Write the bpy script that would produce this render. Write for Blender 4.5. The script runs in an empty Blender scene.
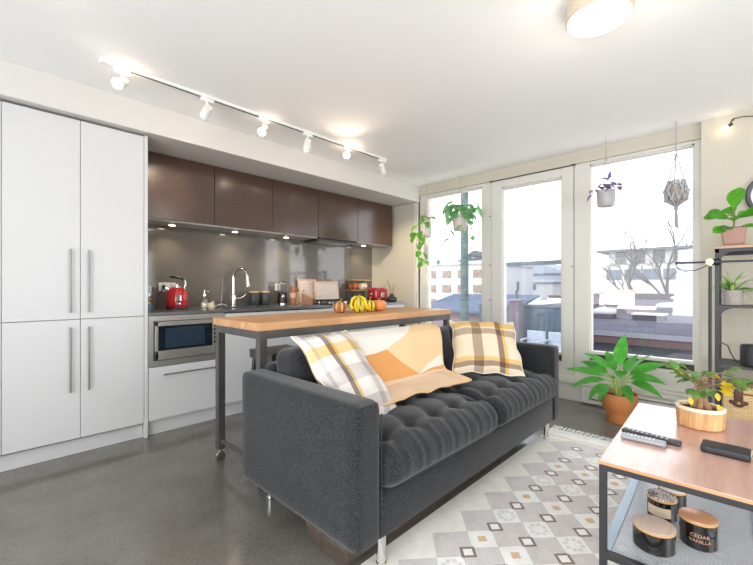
import bpy, bmesh, math, random
from mathutils import Vector, Matrix
rnd = random.Random(7)
S = bpy.context.scene
COL = S.collection
PI = math.pi

# ------------------------------------------------------------------ camera, world, sun, exposure
cd = bpy.data.cameras.new('camera'); cam = bpy.data.objects.new('camera', cd); COL.objects.link(cam)
cd.sensor_fit = 'HORIZONTAL'; cd.sensor_width = 36.0; cd.lens = 385/753*36
cd.shift_y = 4.5/753; cd.clip_start = .05; cd.clip_end = 500
cam.location = (0, 0, 1.10); cam.rotation_euler = (PI/2, 0, math.atan(370.5/385))
S.camera = cam
S.view_settings.view_transform = 'Standard'; S.view_settings.look = 'None'
S.view_settings.gamma = 1; S.view_settings.use_curve_mapping = False
S.view_settings.exposure = 0.2
w = bpy.data.worlds.new('sky'); S.world = w; w.use_nodes = True
bg = w.node_tree.nodes['Background']
bg.inputs[0].default_value = (.93, .96, 1, 1); bg.inputs[1].default_value = 2.8
sd = bpy.data.lights.new('sun', 'SUN'); sd.energy = 1.6; sd.angle = .02; sd.color = (1, .95, .88)
sun = bpy.data.objects.new('sun', sd); COL.objects.link(sun); sun.location = (0, -5, 12)
sun.rotation_euler = Vector((.45, .75, -.75)).to_track_quat('-Z', 'Y').to_euler()
def area_light(name, loc, aim, sx, sy, energy, color):
    l = bpy.data.lights.new(name, 'AREA'); l.shape = 'RECTANGLE'; l.size = sx; l.size_y = sy
    l.energy = energy; l.color = color; l.spread = 2.7
    o = bpy.data.objects.new(name, l); COL.objects.link(o); o.location = loc
    o.rotation_euler = (Vector(aim)-Vector(loc)).to_track_quat('-Z', 'Y').to_euler()
    return o
# added fill lights at the unseen openings behind and beside the camera
area_light('fill_rear', (.5, -1.6, 1.2), (-.25, 2.5, 2.25), 3.2, 1.4, 68, (.95, .98, 1))
area_light('fill_side', (2.1, 1.75, 1.25), (-1.2, 3.7, .35), 1.8, 1.2, 24, (.95, .98, 1))
S.cycles.use_denoising = True
S.cycles.max_bounces = 10; S.cycles.diffuse_bounces = 5; S.cycles.transparent_max_bounces = 12
S.cycles.sample_clamp_indirect = 6; S.cycles.caustics_reflective = False; S.cycles.caustics_refractive = False

# ------------------------------------------------------------------ materials
MATS = {}
class NT:
    def __init__(s, m): s.t = m.node_tree; s.n = s.t.nodes; s.b = s.n['Principled BSDF']
    def new(s, typ, **k):
        x = s.n.new(typ)
        for a, v in k.items(): setattr(x, a, v)
        return x
    def link(s, a, b): s.t.links.new(a, b)
    def math(s, op, a, b=None, c=None):
        x = s.new('ShaderNodeMath', operation=op)
        for i, v in enumerate((a, b, c)):
            if v is None: continue
            if isinstance(v, (int, float)): x.inputs[i].default_value = v
            else: s.link(v, x.inputs[i])
        return x.outputs[0]
    def mix(s, fac, a, b, mode='MIX'):
        x = s.new('ShaderNodeMix', data_type='RGBA', blend_type=mode)
        if isinstance(fac, (int, float)): x.inputs[0].default_value = fac
        else: s.link(fac, x.inputs[0])
        for i, v in ((6, a), (7, b)):
            if isinstance(v, tuple): x.inputs[i].default_value = (*v[:3], 1)
            else: s.link(v, x.inputs[i])
        return x.outputs[2]
    def coord(s, kind='Object', scale=(1, 1, 1), rot=(0, 0, 0)):
        c = s.new('ShaderNodeTexCoord'); m = s.new('ShaderNodeMapping')
        s.link(c.outputs[kind], m.inputs[0]); m.inputs['Scale'].default_value = scale; m.inputs['Rotation'].default_value = rot
        return m.outputs[0]
    def noise(s, vec, scale, detail=3, rough=.5):
        x = s.new('ShaderNodeTexNoise'); s.link(vec, x.inputs['Vector'])
        x.inputs['Scale'].default_value = scale; x.inputs['Detail'].default_value = detail; x.inputs['Roughness'].default_value = rough
        return x.outputs[0]
    def ramp(s, fac, stops, interp='LINEAR'):
        x = s.new('ShaderNodeValToRGB'); s.link(fac, x.inputs[0]); r = x.color_ramp; r.interpolation = interp
        while len(r.elements) < len(stops): r.elements.new(.5)
        for e, (p, c) in zip(r.elements, stops): e.position = p; e.color = (*c, 1)
        return x.outputs[0]
    def bump(s, h, strength=.3, dist=.01):
        x = s.new('ShaderNodeBump'); x.inputs['Strength'].default_value = strength; x.inputs['Distance'].default_value = dist
        s.link(h, x.inputs['Height']); s.link(x.outputs[0], s.b.inputs['Normal'])
def srgb(r, g, b):
    f = lambda c: (c/255/12.92 if c <= 10 else ((c/255+.055)/1.055)**2.4)
    return (f(r), f(g), f(b))
def mat(name, col=None, rough=.5, metal=0., emit=None, es=1., spec=None, var=0., vscale=20., bump=0., bscale=200., trans=None, coat=0.):
    if name in MATS: return MATS[name]
    m = bpy.data.materials.new(name); m.use_nodes = True; MATS[name] = m
    t = NT(m); b = t.b
    b.inputs['Base Color'].default_value = (*col, 1); b.inputs['Roughness'].default_value = rough; b.inputs['Metallic'].default_value = metal
    if spec is not None: b.inputs['Specular IOR Level'].default_value = spec
    if coat: b.inputs['Coat Weight'].default_value = coat; b.inputs['Coat Roughness'].default_value = .05
    if emit: b.inputs['Emission Color'].default_value = (*emit, 1); b.inputs['Emission Strength'].default_value = es
    if trans: b.inputs['Transmission Weight'].default_value = trans
    if var or bump:
        v = t.coord('Object')
        if var:
            n = t.noise(v, vscale, 4)
            lo = tuple(max(0, c*(1-var)) for c in col); hi = tuple(min(1, c*(1+var)) for c in col)
            t.link(t.ramp(n, [(.3, lo), (.7, hi)]), b.inputs['Base Color'])
        if bump: t.bump(t.noise(v, bscale, 2), bump, .002)
    return m
def fabric(name, col, heather=.5, scale=450, bump=.5):
    if name in MATS: return MATS[name]
    m = bpy.data.materials.new(name); m.use_nodes = True; MATS[name] = m; t = NT(m)
    v = t.coord('Object'); n = t.noise(v, scale, 3, .8); n2 = t.noise(v, 14, 3)
    c = t.ramp(n, [(.4, tuple(x*(1-heather) for x in col)), (.5, col), (.6, tuple(min(1, x*(1+heather*2.2)) for x in col))])
    c = t.mix(.25, c, t.ramp(n2, [(.3, tuple(x*.7 for x in col)), (.7, tuple(min(1, x*1.3) for x in col))]))
    t.link(c, t.b.inputs['Base Color']); t.b.inputs['Roughness'].default_value = .95; t.b.inputs['Specular IOR Level'].default_value = .15
    t.b.inputs['Sheen Weight'].default_value = .22
    t.bump(n, bump, .002); return m
def wood(name, c1, c2, axis='Y', scale=1.0, rough=.45, stave=None, bump=.1):
    if name in MATS: return MATS[name]
    m = bpy.data.materials.new(name); m.use_nodes = True; MATS[name] = m; t = NT(m)
    sc = {'X': (1.2, 14, 14), 'Y': (14, 1.2, 14), 'Z': (14, 14, 1.2)}[axis]
    v = t.coord('Object', tuple(q*scale for q in sc)); n = t.noise(v, 2.2, 6, .6)
    mid = tuple((a+b)/2 for a, b in zip(c1, c2))
    c = t.ramp(n, [(.28, c2), (.5, mid), (.72, c1)])
    if stave:
        rot = (0, 0, PI/2) if axis == 'Y' else (0, 0, 0)
        bv = t.coord('Object', (1, 1, 1), rot); br = t.new('ShaderNodeTexBrick'); t.link(bv, br.inputs['Vector'])
        br.inputs['Scale'].default_value = 1; br.inputs['Brick Width'].default_value = stave[0]; br.inputs['Row Height'].default_value = stave[1]
        br.inputs['Mortar Size'].default_value = .0008; br.inputs['Color1'].default_value = (.78, .75, .70, 1); br.inputs['Color2'].default_value = (1, 1, 1, 1)
        br.inputs['Mortar'].default_value = (.6, .52, .45, 1); br.offset = .37
        c = t.mix(1., c, br.outputs[0], 'MULTIPLY')
    t.link(c, t.b.inputs['Base Color']); t.b.inputs['Roughness'].default_value = rough
    t.bump(n, bump, .002); return m
def glass(name, tint=(1, 1, 1), gloss=.06):
    if name in MATS: return MATS[name]
    m = bpy.data.materials.new(name); m.use_nodes = True; MATS[name] = m; t = NT(m)
    tr = t.new('ShaderNodeBsdfTransparent'); tr.inputs[0].default_value = (*tint, 1)
    gl = t.new('ShaderNodeBsdfGlossy'); gl.inputs['Roughness'].default_value = .02
    mx = t.new('ShaderNodeMixShader'); mx.inputs[0].default_value = gloss
    t.link(tr.outputs[0], mx.inputs[1]); t.link(gl.outputs[0], mx.inputs[2])
    t.link(mx.outputs[0], t.n['Material Output'].inputs[0]); return m

M_CEIL = mat('ceiling_paint', srgb(246, 246, 246), .9)
M_WALL = mat('wall_paint', srgb(197, 190, 175), .85, var=.02, vscale=2)
M_BULK = mat('bulkhead_paint', srgb(214, 211, 207), .85)
M_FRAME = mat('window_vinyl', srgb(213, 210, 203), .4)
M_CAB = mat('white_laminate', srgb(209, 209, 210), .35)
M_STEEL = mat('brushed_steel', srgb(190, 188, 184), .28, 1., var=.08, vscale=6)
M_CHROME = mat('chrome', srgb(225, 225, 225), .08, 1.)
M_HANDLE = mat('satin_handle', srgb(140, 139, 137), .4, .8)
M_GUN = mat('gunmetal', srgb(98, 95, 92), .42, .55, var=.12, vscale=12)
M_BLACKM = mat('black_metal', srgb(52, 52, 54), .45, .3)
M_BLACK = mat('black_plastic', srgb(28, 28, 30), .35)
M_WHITE = mat('white_plastic', srgb(238, 238, 236), .35)
M_GLASS = glass('window_glass')
M_CLEAR = glass('clear_glass', (.93, .95, .95), .16)
M_RED = mat('red_enamel', srgb(196, 18, 30), .15, coat=.6)
M_SOIL = mat('dark_soil', srgb(58, 46, 38), .95, var=.4, vscale=80, bump=.8, bscale=90)
M_SOFA = fabric('charcoal_fabric', srgb(38, 39, 42), .9, 240, .5)
M_CLAY = mat('terracotta', srgb(192, 122, 72), .3, var=.08, vscale=10)
def leafmat(name, c, tr=.35):
    if name in MATS: return MATS[name]
    m = bpy.data.materials.new(name); m.use_nodes = True; MATS[name] = m; t = NT(m)
    v = t.coord('Object'); n = t.noise(v, 18, 3)
    col = t.ramp(n, [(.3, tuple(x*.75 for x in c)), (.7, tuple(min(1, x*1.25) for x in c))])
    t.link(col, t.b.inputs['Base Color']); t.b.inputs['Roughness'].default_value = .35
    tl = t.new('ShaderNodeBsdfTranslucent'); t.link(col, tl.inputs[0])
    mx = t.new('ShaderNodeMixShader'); mx.inputs[0].default_value = tr+.1
    t.link(t.b.outputs[0], mx.inputs[1]); t.link(tl.outputs[0], mx.inputs[2]); t.link(mx.outputs[0], t.n['Material Output'].inputs[0])
    return m
M_LEAF = leafmat('leaf_green', srgb(76, 150, 48))
M_LEAF2 = leafmat('leaf_bright', srgb(128, 196, 70), .6)
M_LEAFD = leafmat('leaf_deep', srgb(150, 206, 150), .8)
M_LEAFP = leafmat('leaf_purple', srgb(150, 130, 178), .55)
M_LEAFY = leafmat('leaf_yellow', srgb(236, 200, 40), .3)
M_STEM = mat('stem', srgb(120, 128, 70), .7)

# ------------------------------------------------------------------ geometry helpers
class B:
    """collects shapes into one mesh"""
    def __init__(s): s.bm = bmesh.new()
    def _take(s, t, mi=0, smooth=False):
        for f in t.faces:
            f.material_index = mi; f.smooth = smooth
        me = bpy.data.meshes.new('tmp'); t.to_mesh(me); t.free(); s.bm.from_mesh(me); bpy.data.meshes.remove(me); return s
    def box(s, a, b, bev=0., mi=0, seg=2, M=None, smooth=False):
        t = bmesh.new(); bmesh.ops.create_cube(t, size=1)
        c = [(p+q)/2 for p, q in zip(a, b)]; d = [abs(q-p) for p, q in zip(a, b)]
        for v in t.verts: v.co = Vector((v.co.x*d[0]+c[0], v.co.y*d[1]+c[1], v.co.z*d[2]+c[2]))
        if bev: bmesh.ops.bevel(t, geom=list(t.edges), offset=min(bev, min(d)*.49), segments=seg, profile=.5, affect='EDGES')
        if M is not None: t.transform(M)
        return s._take(t, mi, smooth or (bev > 0 and seg > 3))
    def cyl(s, p, q, r, r2=None, n=20, mi=0, cap=True, smooth=True):
        p, q = Vector(p), Vector(q); d = q-p
        t = bmesh.new(); bmesh.ops.create_cone(t, cap_ends=cap, segments=n, radius1=r, radius2=r if r2 is None else r2, depth=d.length)
        t.transform(Matrix.Translation((p+q)/2) @ d.to_track_quat('Z', 'Y').to_matrix().to_4x4())
        return s._take(t, mi, smooth)
    def ball(s, c, r, sc=(1, 1, 1), n=20, mi=0, M=None):
        t = bmesh.new(); bmesh.ops.create_uvsphere(t, u_segments=n, v_segments=max(6, n*2//3), radius=r)
        for v in t.verts: v.co = Vector((v.co.x*sc[0], v.co.y*sc[1], v.co.z*sc[2]))
        if M is not None: t.transform(M)
        t.transform(Matrix.Translation(Vector(c))); return s._take(t, mi, True)
    def lathe(s, prof, c=(0, 0, 0), n=32, mi=0, sx=1., sy=1., M=None):
        t = bmesh.new(); rings = []
        for r, z in prof:
            if r < 1e-5: rings.append([t.verts.new((0, 0, z))])
            else: rings.append([t.verts.new((r*sx*math.cos(2*PI*i/n), r*sy*math.sin(2*PI*i/n), z)) for i in range(n)])
        for a, b in zip(rings, rings[1:]):
            for i in range(n):
                j = (i+1) % n
                if len(a) == 1 and len(b) == 1: continue
                if len(a) == 1: t.faces.new((a[0], b[j], b[i]))
                elif len(b) == 1: t.faces.new((a[i], a[j], b[0]))
                else: t.faces.new((a[i], a[j], b[j], b[i]))
        bmesh.ops.recalc_face_normals(t, faces=list(t.faces))
        if M is not None: t.transform(M)
        t.transform(Matrix.Translation(Vector(c))); return s._take(t, mi, True)
    def tube(s, pts, r, n=10, mi=0, r_end=None, closed=False):
        pts = [Vector(p) for p in pts]; t = bmesh.new(); rings = []; up = Vector((0, 0, 1)); m = len(pts)
        prev = None
        for i, p in enumerate(pts):
            if closed: d = (pts[(i+1) % m]-pts[i-1])
            else: d = pts[min(i+1, m-1)]-pts[max(i-1, 0)]
            d.normalize()
            if prev is None:
                a = d.cross(up)
                if a.length < 1e-3: a = d.cross(Vector((1, 0, 0)))
            else: a = prev-d*prev.dot(d)
            a.normalize(); prev = a; b = d.cross(a)
            rr = r if r_end is None else r+(r_end-r)*i/(m-1)
            rings.append([t.verts.new(p+a*rr*math.cos(2*PI*k/n)+b*rr*math.sin(2*PI*k/n)) for k in range(n)])
        prs = list(zip(rings, rings[1:]))+([(rings[-1], rings[0])] if closed else [])
        for a, b in prs:
            for k in range(n): t.faces.new((a[k], a[(k+1) % n], b[(k+1) % n], b[k]))
        if not closed: t.faces.new(list(reversed(rings[0]))); t.faces.new(rings[-1])
        bmesh.ops.recalc_face_normals(t, faces=list(t.faces))
        return s._take(t, mi, True)
    def poly(s, pts, depth, mi=0, bev=0.):
        """polygon pts extruded by the vector depth"""
        t = bmesh.new(); vs = [t.verts.new(p) for p in pts]; f = t.faces.new(vs)
        r = bmesh.ops.extrude_face_region(t, geom=[f]); dv = Vector(depth)
        for g in r['geom']:
            if isinstance(g, bmesh.types.BMVert): g.co += dv
        bmesh.ops.recalc_face_normals(t, faces=list(t.faces))
        if bev: bmesh.ops.bevel(t, geom=list(t.edges), offset=bev, segments=2, affect='EDGES')
        return s._take(t, mi, False)
    def grid(s, fn, nu, nv, mi=0, smooth=True, uv=False):
        t = bmesh.new(); V = [[t.verts.new(fn(i/nu, j/nv)) for j in range(nv+1)] for i in range(nu+1)]
        for i in range(nu):
            for j in range(nv): t.faces.new((V[i][j], V[i+1][j], V[i+1][j+1], V[i][j+1]))
        if uv:
            L = t.loops.layers.uv.new('UVMap'); ix = {V[i][j]: (i/nu, j/nv) for i in range(nu+1) for j in range(nv+1)}
            for f in t.faces:
                for l in f.loops: l[L].uv = ix[l.vert]
        return s._take(t, mi, smooth)
    def leaf(s, base, d, L, W, droop=.3, roll=0., fold=.25, mi=0, tip=.9, n=8, wide=.45, stalk=0.):
        base = Vector(base); d = Vector(d).normalized(); side = d.cross(Vector((0, 0, 1)))
        if side.length < .05: side = d.cross(Vector((1, 0, 0)))
        side.normalize(); side = Matrix.Rotation(roll, 3, d) @ side
        t = bmesh.new(); p = base.copy(); rows = []
        cur = d.copy(); step = L/n
        for i in range(n+1):
            f = i/n; wv = W*.5*(math.sin(PI*min(1, f**(math.log(.5)/math.log(wide))))**tip if 0 < f < 1 else .02)
            nrm = side.cross(cur).normalized()
            rows.append([t.verts.new(p-side*wv+nrm*wv*fold), t.verts.new(p), t.verts.new(p+side*wv+nrm*wv*fold)])
            cur = (cur+Vector((0, 0, -droop/n*1.6))).normalized(); p = p+cur*step
        for a, b in zip(rows, rows[1:]):
            t.faces.new((a[0], a[1], b[1], b[0])); t.faces.new((a[1], a[2], b[2], b[1]))
        return s._take(t, mi, True)
def rbox(size, r, n=(8, 8, 8), fn=None):
    """rounded box centred at the origin, every vertex then passed through fn"""
    t = bmesh.new(); hx = [q/2 for q in size]; ids = {}
    def V(i, j, k):
        key = (i, j, k)
        if key not in ids:
            p = Vector((-hx[0]+size[0]*i/n[0], -hx[1]+size[1]*j/n[1], -hx[2]+size[2]*k/n[2]))
            q = Vector([max(-h+r, min(h-r, c)) for h, c in zip(hx, p)])
            d = p-q
            if d.length > 1e-9: p = q+d.normalized()*min(r, d.length if max(abs(c) for c in d) < r-1e-6 else r)
            if fn: p = fn(p)
            ids[key] = t.verts.new(p)
        return ids[key]
    for i in range(n[0]):
        for j in range(n[1]):
            for k, fl in ((0, 1), (n[2], 0)):
                q = [V(i, j, k), V(i+1, j, k), V(i+1, j+1, k), V(i, j+1, k)]; t.faces.new(q[::-1] if fl else q)
    for i in range(n[0]):
        for k in range(n[2]):
            for j, fl in ((0, 0), (n[1], 1)):
                q = [V(i, j, k), V(i+1, j, k), V(i+1, j, k+1), V(i, j, k+1)]; t.faces.new(q[::-1] if fl else q)
    for j in range(n[1]):
        for k in range(n[2]):
            for i, fl in ((0, 1), (n[0], 0)):
                q = [V(i, j, k), V(i, j+1, k), V(i, j+1, k+1), V(i, j, k+1)]; t.faces.new(q[::-1] if fl else q)
    b = B(); return b._take(t, 0, True)

def worldloc(o):
    p = Vector((0, 0, 0))
    while o is not None: p = p+o.location; o = o.parent
    return p
def obj(name, b, mats, parent=None, origin=None, local=False, sharp=40):
    me = bpy.data.meshes.new(name); b.bm.to_mesh(me); b.bm.free()
    for m in (mats if isinstance(mats, (list, tuple)) else [mats]): me.materials.append(m)
    if any(p.use_smooth for p in me.polygons): me.set_sharp_from_angle(angle=math.radians(sharp))
    o = bpy.data.objects.new(name, me); COL.objects.link(o)
    if parent is not None:
        o.parent = parent
        if not local: me.transform(Matrix.Translation(-worldloc(parent)))
    elif origin is not None:
        me.transform(Matrix.Translation(-Vector(origin))); o.location = origin
    return o
def tag(o, label, cat, group=None, kind=None):
    o['label'] = label; o['category'] = cat
    if group: o['group'] = group
    if kind: o['kind'] = kind
    return o
def thing(name, label, cat, loc=(0, 0, 0), rz=0, group=None):
    o = bpy.data.objects.new(name, None); COL.objects.link(o); o.location = loc; o.rotation_euler = (0, 0, rz)
    o.empty_display_size = .1
    return tag(o, label, cat, group)
def struct(name, b, m, parent=None, label=None):
    o = obj(name, b, m, parent)
    if parent is None: o['kind'] = 'structure'
    if label: o['label'] = label
    return o
def sempty(name, loc, label=None):
    o = bpy.data.objects.new(name, None); COL.objects.link(o); o.location = loc; o['kind'] = 'structure'
    if label: o['label'] = label
    return o
def copy_tree(o, parent=None):
    c = o.copy(); COL.objects.link(c)
    if parent: c.parent = parent
    for ch in list(o.children): copy_tree(ch, c)
    return c
def lamp(name, kind, loc, energy, color, parent=None, aim=None, **k):
    l = bpy.data.lights.new(name, kind); l.energy = energy; l.color = color
    for a, v in k.items(): setattr(l, a, v)
    o = bpy.data.objects.new(name, l); COL.objects.link(o)
    if aim is not None: o.rotation_euler = Vector(aim).to_track_quat('-Z', 'Y').to_euler()
    if parent: o.parent = parent; o.location = Vector(loc)-worldloc(parent)
    else: o.location = loc
    return o
# ------------------------------------------------------------------ room shell
CZ = 2.415; WY = 4.03
def concrete():
    m = bpy.data.materials.new('polished_concrete'); m.use_nodes = True; t = NT(m)
    v = t.coord('Object'); n1 = t.noise(v, 1.1, 6, .62); n2 = t.noise(v, 60, 3, .7); n3 = t.noise(v, 5, 5, .6)
    c = t.ramp(n1, [(.3, srgb(92, 89, 83)), (.7, srgb(118, 115, 108))])
    c = t.mix(.35, c, t.ramp(n3, [(.35, srgb(86, 83, 77)), (.65, srgb(128, 125, 118))]))
    c = t.mix(.3, c, t.ramp(n2, [(.3, srgb(76, 73, 67)), (.7, srgb(134, 130, 123))]))
    t.link(c, t.b.inputs['Base Color']); t.b.inputs['Specular IOR Level'].default_value = .6
    t.b.inputs['Roughness'].default_value = .16
    t.bump(n2, .05, .001); return m
struct('floor', B().box((-3.95, -1.9, -.12), (2.3, 4.25, 0)), concrete())
struct('ceiling', B().box((-3.95, -4.6, CZ), (3.2, 4.27, CZ+.22)), M_CEIL)  # unseen overhang past the rear wall added to block the sun
struct('wall_left', B().box((-3.95, -1.9, 0), (-3.82, 4.25, CZ)), M_WALL)
wr = B(); wr.box((2.2, -1.9, 0), (2.3, .8, CZ)); wr.box((2.2, 2.8, 0), (2.3, 4.25, CZ)); wr.box((2.2, .8, 0), (2.3, 2.8, .5)); wr.box((2.2, .8, 1.9), (2.3, 2.8, CZ))  # unseen opening added to let sky light in from the side
struct('wall_right', wr, M_WALL)
wf = B(); wf.box((-3.95, -1.9, 0), (-3.1, -1.8, CZ)); wf.box((1.3, -1.9, 0), (2.3, -1.8, CZ)); wf.box((-3.1, -1.9, 0), (1.3, -1.8, .35)); wf.box((-3.1, -1.9, 2.35), (1.3, -1.8, CZ))  # unseen opening added so sky light enters from behind
struct('wall_front', wf, M_WALL)
wb = B()
wb.box((-3.82, WY, 0), (-3.11, 4.25, CZ)); wb.box((-3.11, WY, 2.295), (-.262, 4.25, CZ)); wb.box((-3.11, WY, 0), (-.262, 4.25, .2))
wb.box((-.262, 3.98, 0), (2.2, 4.25, CZ))
struct('wall_back', wb, M_WALL)
struct('trim_1', B().box((-3.82, -1.8, 2.21), (-3.095, WY, CZ), .004), M_BULK, label='boxed bulkhead along the ceiling above the kitchen cabinets')
# base panel, ledge under the windows
struct('baseboard_back', B().box((-3.11, 4.012, 0), (-.262, WY, .165)), M_FRAME)
struct('trim_2', B().box((-3.11, 3.985, .165), (-.262, WY, .2), .006).box((-3.11, 4.0, .2), (-.262, 4.06, .226), .005), M_FRAME, label='stepped ledge below the windows')
M_STRIP = mat('dark_gasket', srgb(62, 56, 52), .6)
def glazed(name, x0, x1, z0, z1, gx0, gx1, gz0, gz1, label, y0=4.052, y1=4.135, strip=True):
    r = sempty(name, (x0, y0, z0), label)
    b = B().box((x0, y0, z0), (gx0, y1, z1), .004).box((gx1, y0, z0), (x1, y1, z1), .004)
    b.box((gx0, y0, gz1), (gx1, y1, z1), .004).box((gx0, y0, z0), (gx1, y1, gz0-.09 if strip else gz0), .004)
    if strip: b.box((gx0, y0+.02, gz0-.03), (gx1, y1, gz0), .003)
    # glazing bead round the pane
    for a, c in (((gx0, y0+.018, gz0), (gx0+.012, y1, gz1)), ((gx1-.012, y0+.018, gz0), (gx1, y1, gz1)), ((gx0, y0+.018, gz1-.012), (gx1, y1, gz1))): b.box(a, c)
    obj('window_frame', b, M_FRAME, r)
    if strip: obj('dark_strip', B().box((gx0, y0+.03, gz0-.09), (gx1, y1-.01, gz0-.03)), M_STRIP, r)
    obj('glass_pane', B().box((gx0+.004, 4.092, gz0-.01), (gx1-.004, 4.098, gz1+.004)), M_GLASS, r)
    return r
w1 = glazed('window_1', -3.11, -2.085, .226, 2.295, -2.996, -2.21, .49, 2.262, 'tall fixed window at the kitchen end of the glazed wall')
d1 = glazed('door_1', -2.08, -1.222, .226, 2.295, -1.96, -1.33, .448, 2.2, 'glazed balcony door between the two windows', y0=4.04)
w2 = glazed('window_2', -1.217, -.262, .226, 2.295, -1.082, -.309, .49, 2.268, 'wide fixed window beside the shelf')
hb = B()
for z in (.29, .95, 1.35, 1.9): hb.cyl((-2.1, 4.035, z), (-2.1, 4.042, z), .007, n=10)
for z in (.3, 1.3): hb.cyl((-1.235, 4.035, z), (-1.235, 4.042, z), .007, n=10)
obj('screw_cap', hb, M_GUN, d1)
obj('drip_cap', B().box((-2.08, 4.032, 2.282), (-1.222, 4.042, 2.296)).box((-2.1, 4.03, 2.283), (-2.06, 4.045, 2.3)).box((-1.24, 4.03, 2.283), (-1.2, 4.045, 2.3)), M_GUN, d1)
# jamb in the reveal beside the left window
struct('trim_3', B().box((-3.175, 4.01, .2), (-3.11, 4.06, 2.3), .005), M_FRAME, label='white jamb board at the left window')
# baseboard heater
t = thing('baseboard_heater', 'long cream baseboard heater on the floor below the wide window', 'heater', (-.7, 4.0, .02))
obj('heater_body', B().box((-1.13, 3.965, .015), (-.28, 4.01, .155), .006), M_FRAME, t)
obj('slot', B().box((-1.05, 3.962, .05), (-.36, 3.967, .062)).box((-1.05, 3.962, .128), (-.36, 3.967, .136)), M_STRIP, t)

# ------------------------------------------------------------------ kitchen
FX = -3.153    # door faces
M_GAP = mat('cabinet_shadow_gap', srgb(120, 118, 116), .8)
def bar_handle(parent, p, q, out=(.024, 0, 0), r=.0055):
    p, q, o = Vector(p), Vector(q), Vector(out)
    b = B().cyl(p+o, q+o, r, n=12)
    d = (q-p).normalized()
    for e in (p+d*.03, q-d*.03): b.cyl(e, e+o, r*.7, n=10)
    return obj('handle', b, M_HANDLE, parent)
t = thing('tall_cabinet', 'tall white four-door pantry cabinet with long bar handles left of the counter', 'cabinet', (-3.45, .47, 0))
obj('carcass', B().box((-3.8, -.27, .1), (FX-.022, .842, 2.195)), M_GAP, t)
obj('toe_kick', B().box((-3.8, -.27, 0), (-3.197, .842, .1)), M_CAB, t)
obj('side_panel', B().box((-3.8, .845, 0), (FX, .868, 2.2), .001), M_CAB, t)
for y0, y1, side in ((.103, .4715, 1), (.4745, .842, -1)):
    for z0, z1, up in ((.112, .887, 0), (.891, 2.192, 1)):
        d = obj('door', B().box((FX-.02, y0, z0), (FX, y1, z1), .0015), M_CAB, t)
        hy = y1-.052 if side > 0 else y0+.042
        z = (.42, .84) if not up else (.933, 1.346)
        bar_handle(d, (FX, hy, z[0]), (FX, hy, z[1]))
for z0, z1, up in ((.112, .887, 0), (.891, 2.192, 1)): obj('door', B().box((FX-.02, -.27, z0), (FX, .1, z1), .0015), M_CAB, t)

# base units
M_DARKGLASS = mat('oven_glass', srgb(26, 34, 44), .06, coat=.5)
t = thing('base_cabinet', 'white base cabinet with one drawer below the built-in microwave', 'cabinet', (-3.45, 1.16, 0))
obj('carcass', B().box((-3.8, .87, .1), (FX-.022, 1.443, .5)).box((-3.8, .87, .5), (-3.55, 1.443, .885)), M_CAB, t)
obj('toe_kick', B().box((-3.8, .87, 0), (-3.2, 1.443, .1)), M_CAB, t)
d = obj('drawer', B().box((FX-.02, .874, .118), (FX, 1.443, .505), .0015), M_CAB, t)
bar_handle(d, (FX, .968, .446), (FX, 1.36, .446))
M_MWS = mat('microwave_steel', srgb(184, 180, 174), .4, .8, var=.1, vscale=5)
t = thing('microwave', 'built-in stainless steel microwave with dark glass door under the counter', 'microwave', (-3.35, 1.157, .51))
b = B()
for a, c in (((FX-.02, .872, .51), (FX+.004, .905, .885)), ((FX-.02, 1.405, .51), (FX+.004, 1.443, .885)), ((FX-.02, .905, .845), (FX+.004, 1.405, .885)), ((FX-.02, .905, .51), (FX+.004, 1.405, .552))): b.box(a, c, .0015)
obj('trim_frame', b, M_MWS, t)
obj('body', B().box((-3.54, .905, .552), (FX-.012, 1.405, .845)), M_BLACK, t)
b = B()
y0, y1, z0, z1 = .912, 1.335, .558, .84
for a, c in (((FX-.012, y0, z0), (FX+.014, y0+.022, z1)), ((FX-.012, y0, z1-.032), (FX+.014, y1, z1)), ((FX-.012, y0, z0), (FX+.014, y1, z0+.066))): b.box(a, c, .002)
d = obj('door', b, M_MWS, t)
obj('glass', B().box((FX-.01, y0+.022, z0+.066), (FX+.009, y1, z1-.032)), M_DARKGLASS, d)
obj('inner_window', B().box((FX, y0+.07, z0+.085), (FX+.0105, y1-.06, z1-.05)), mat('mw_window', srgb(44, 58, 72), .12), d)
pn = obj('control_panel', B().box((FX-.012, y1+.002, z0), (FX+.012, 1.403, z1), .002), M_MWS, t)
for k in range(5):
    for j in range(2): obj('button', B().box((FX+.01, y1+.012+.026*j, z0+.085+k*.034), (FX+.0145, y1+.03+.026*j, z0+.105+k*.034), .002), M_BLACK, pn)
obj('display', B().box((FX+.01, y1+.01, z1-.055), (FX+.0135, 1.396, z1-.025)), M_BLACK, pn)
BL = ['white slab-front base cabinet right of the microwave', 'white base cabinet under the sink and faucet', 'white base cabinet under the black gas cooktop', 'white base cabinet at the far end of the counter beside the wall']
yb = [1.445, 2.02, 2.6, 3.19, 3.78]
for i in range(4):
    a, c = yb[i], yb[i+1]
    t = thing('base_cabinet', BL[i], 'cabinet', (-3.45, (a+c)/2, 0))
    obj('carcass', B().box((-3.8, a, .1), (FX-.022, c, .66 if i in (0, 1) else .885)), M_CAB, t)
    obj('toe_kick', B().box((-3.8, a, 0), (-3.2, c, .1)), M_CAB, t)
    obj('door', B().box((FX-.02, a+.0015, .118), (FX, c-.0015, .875), .0015), M_CAB, t)
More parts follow.
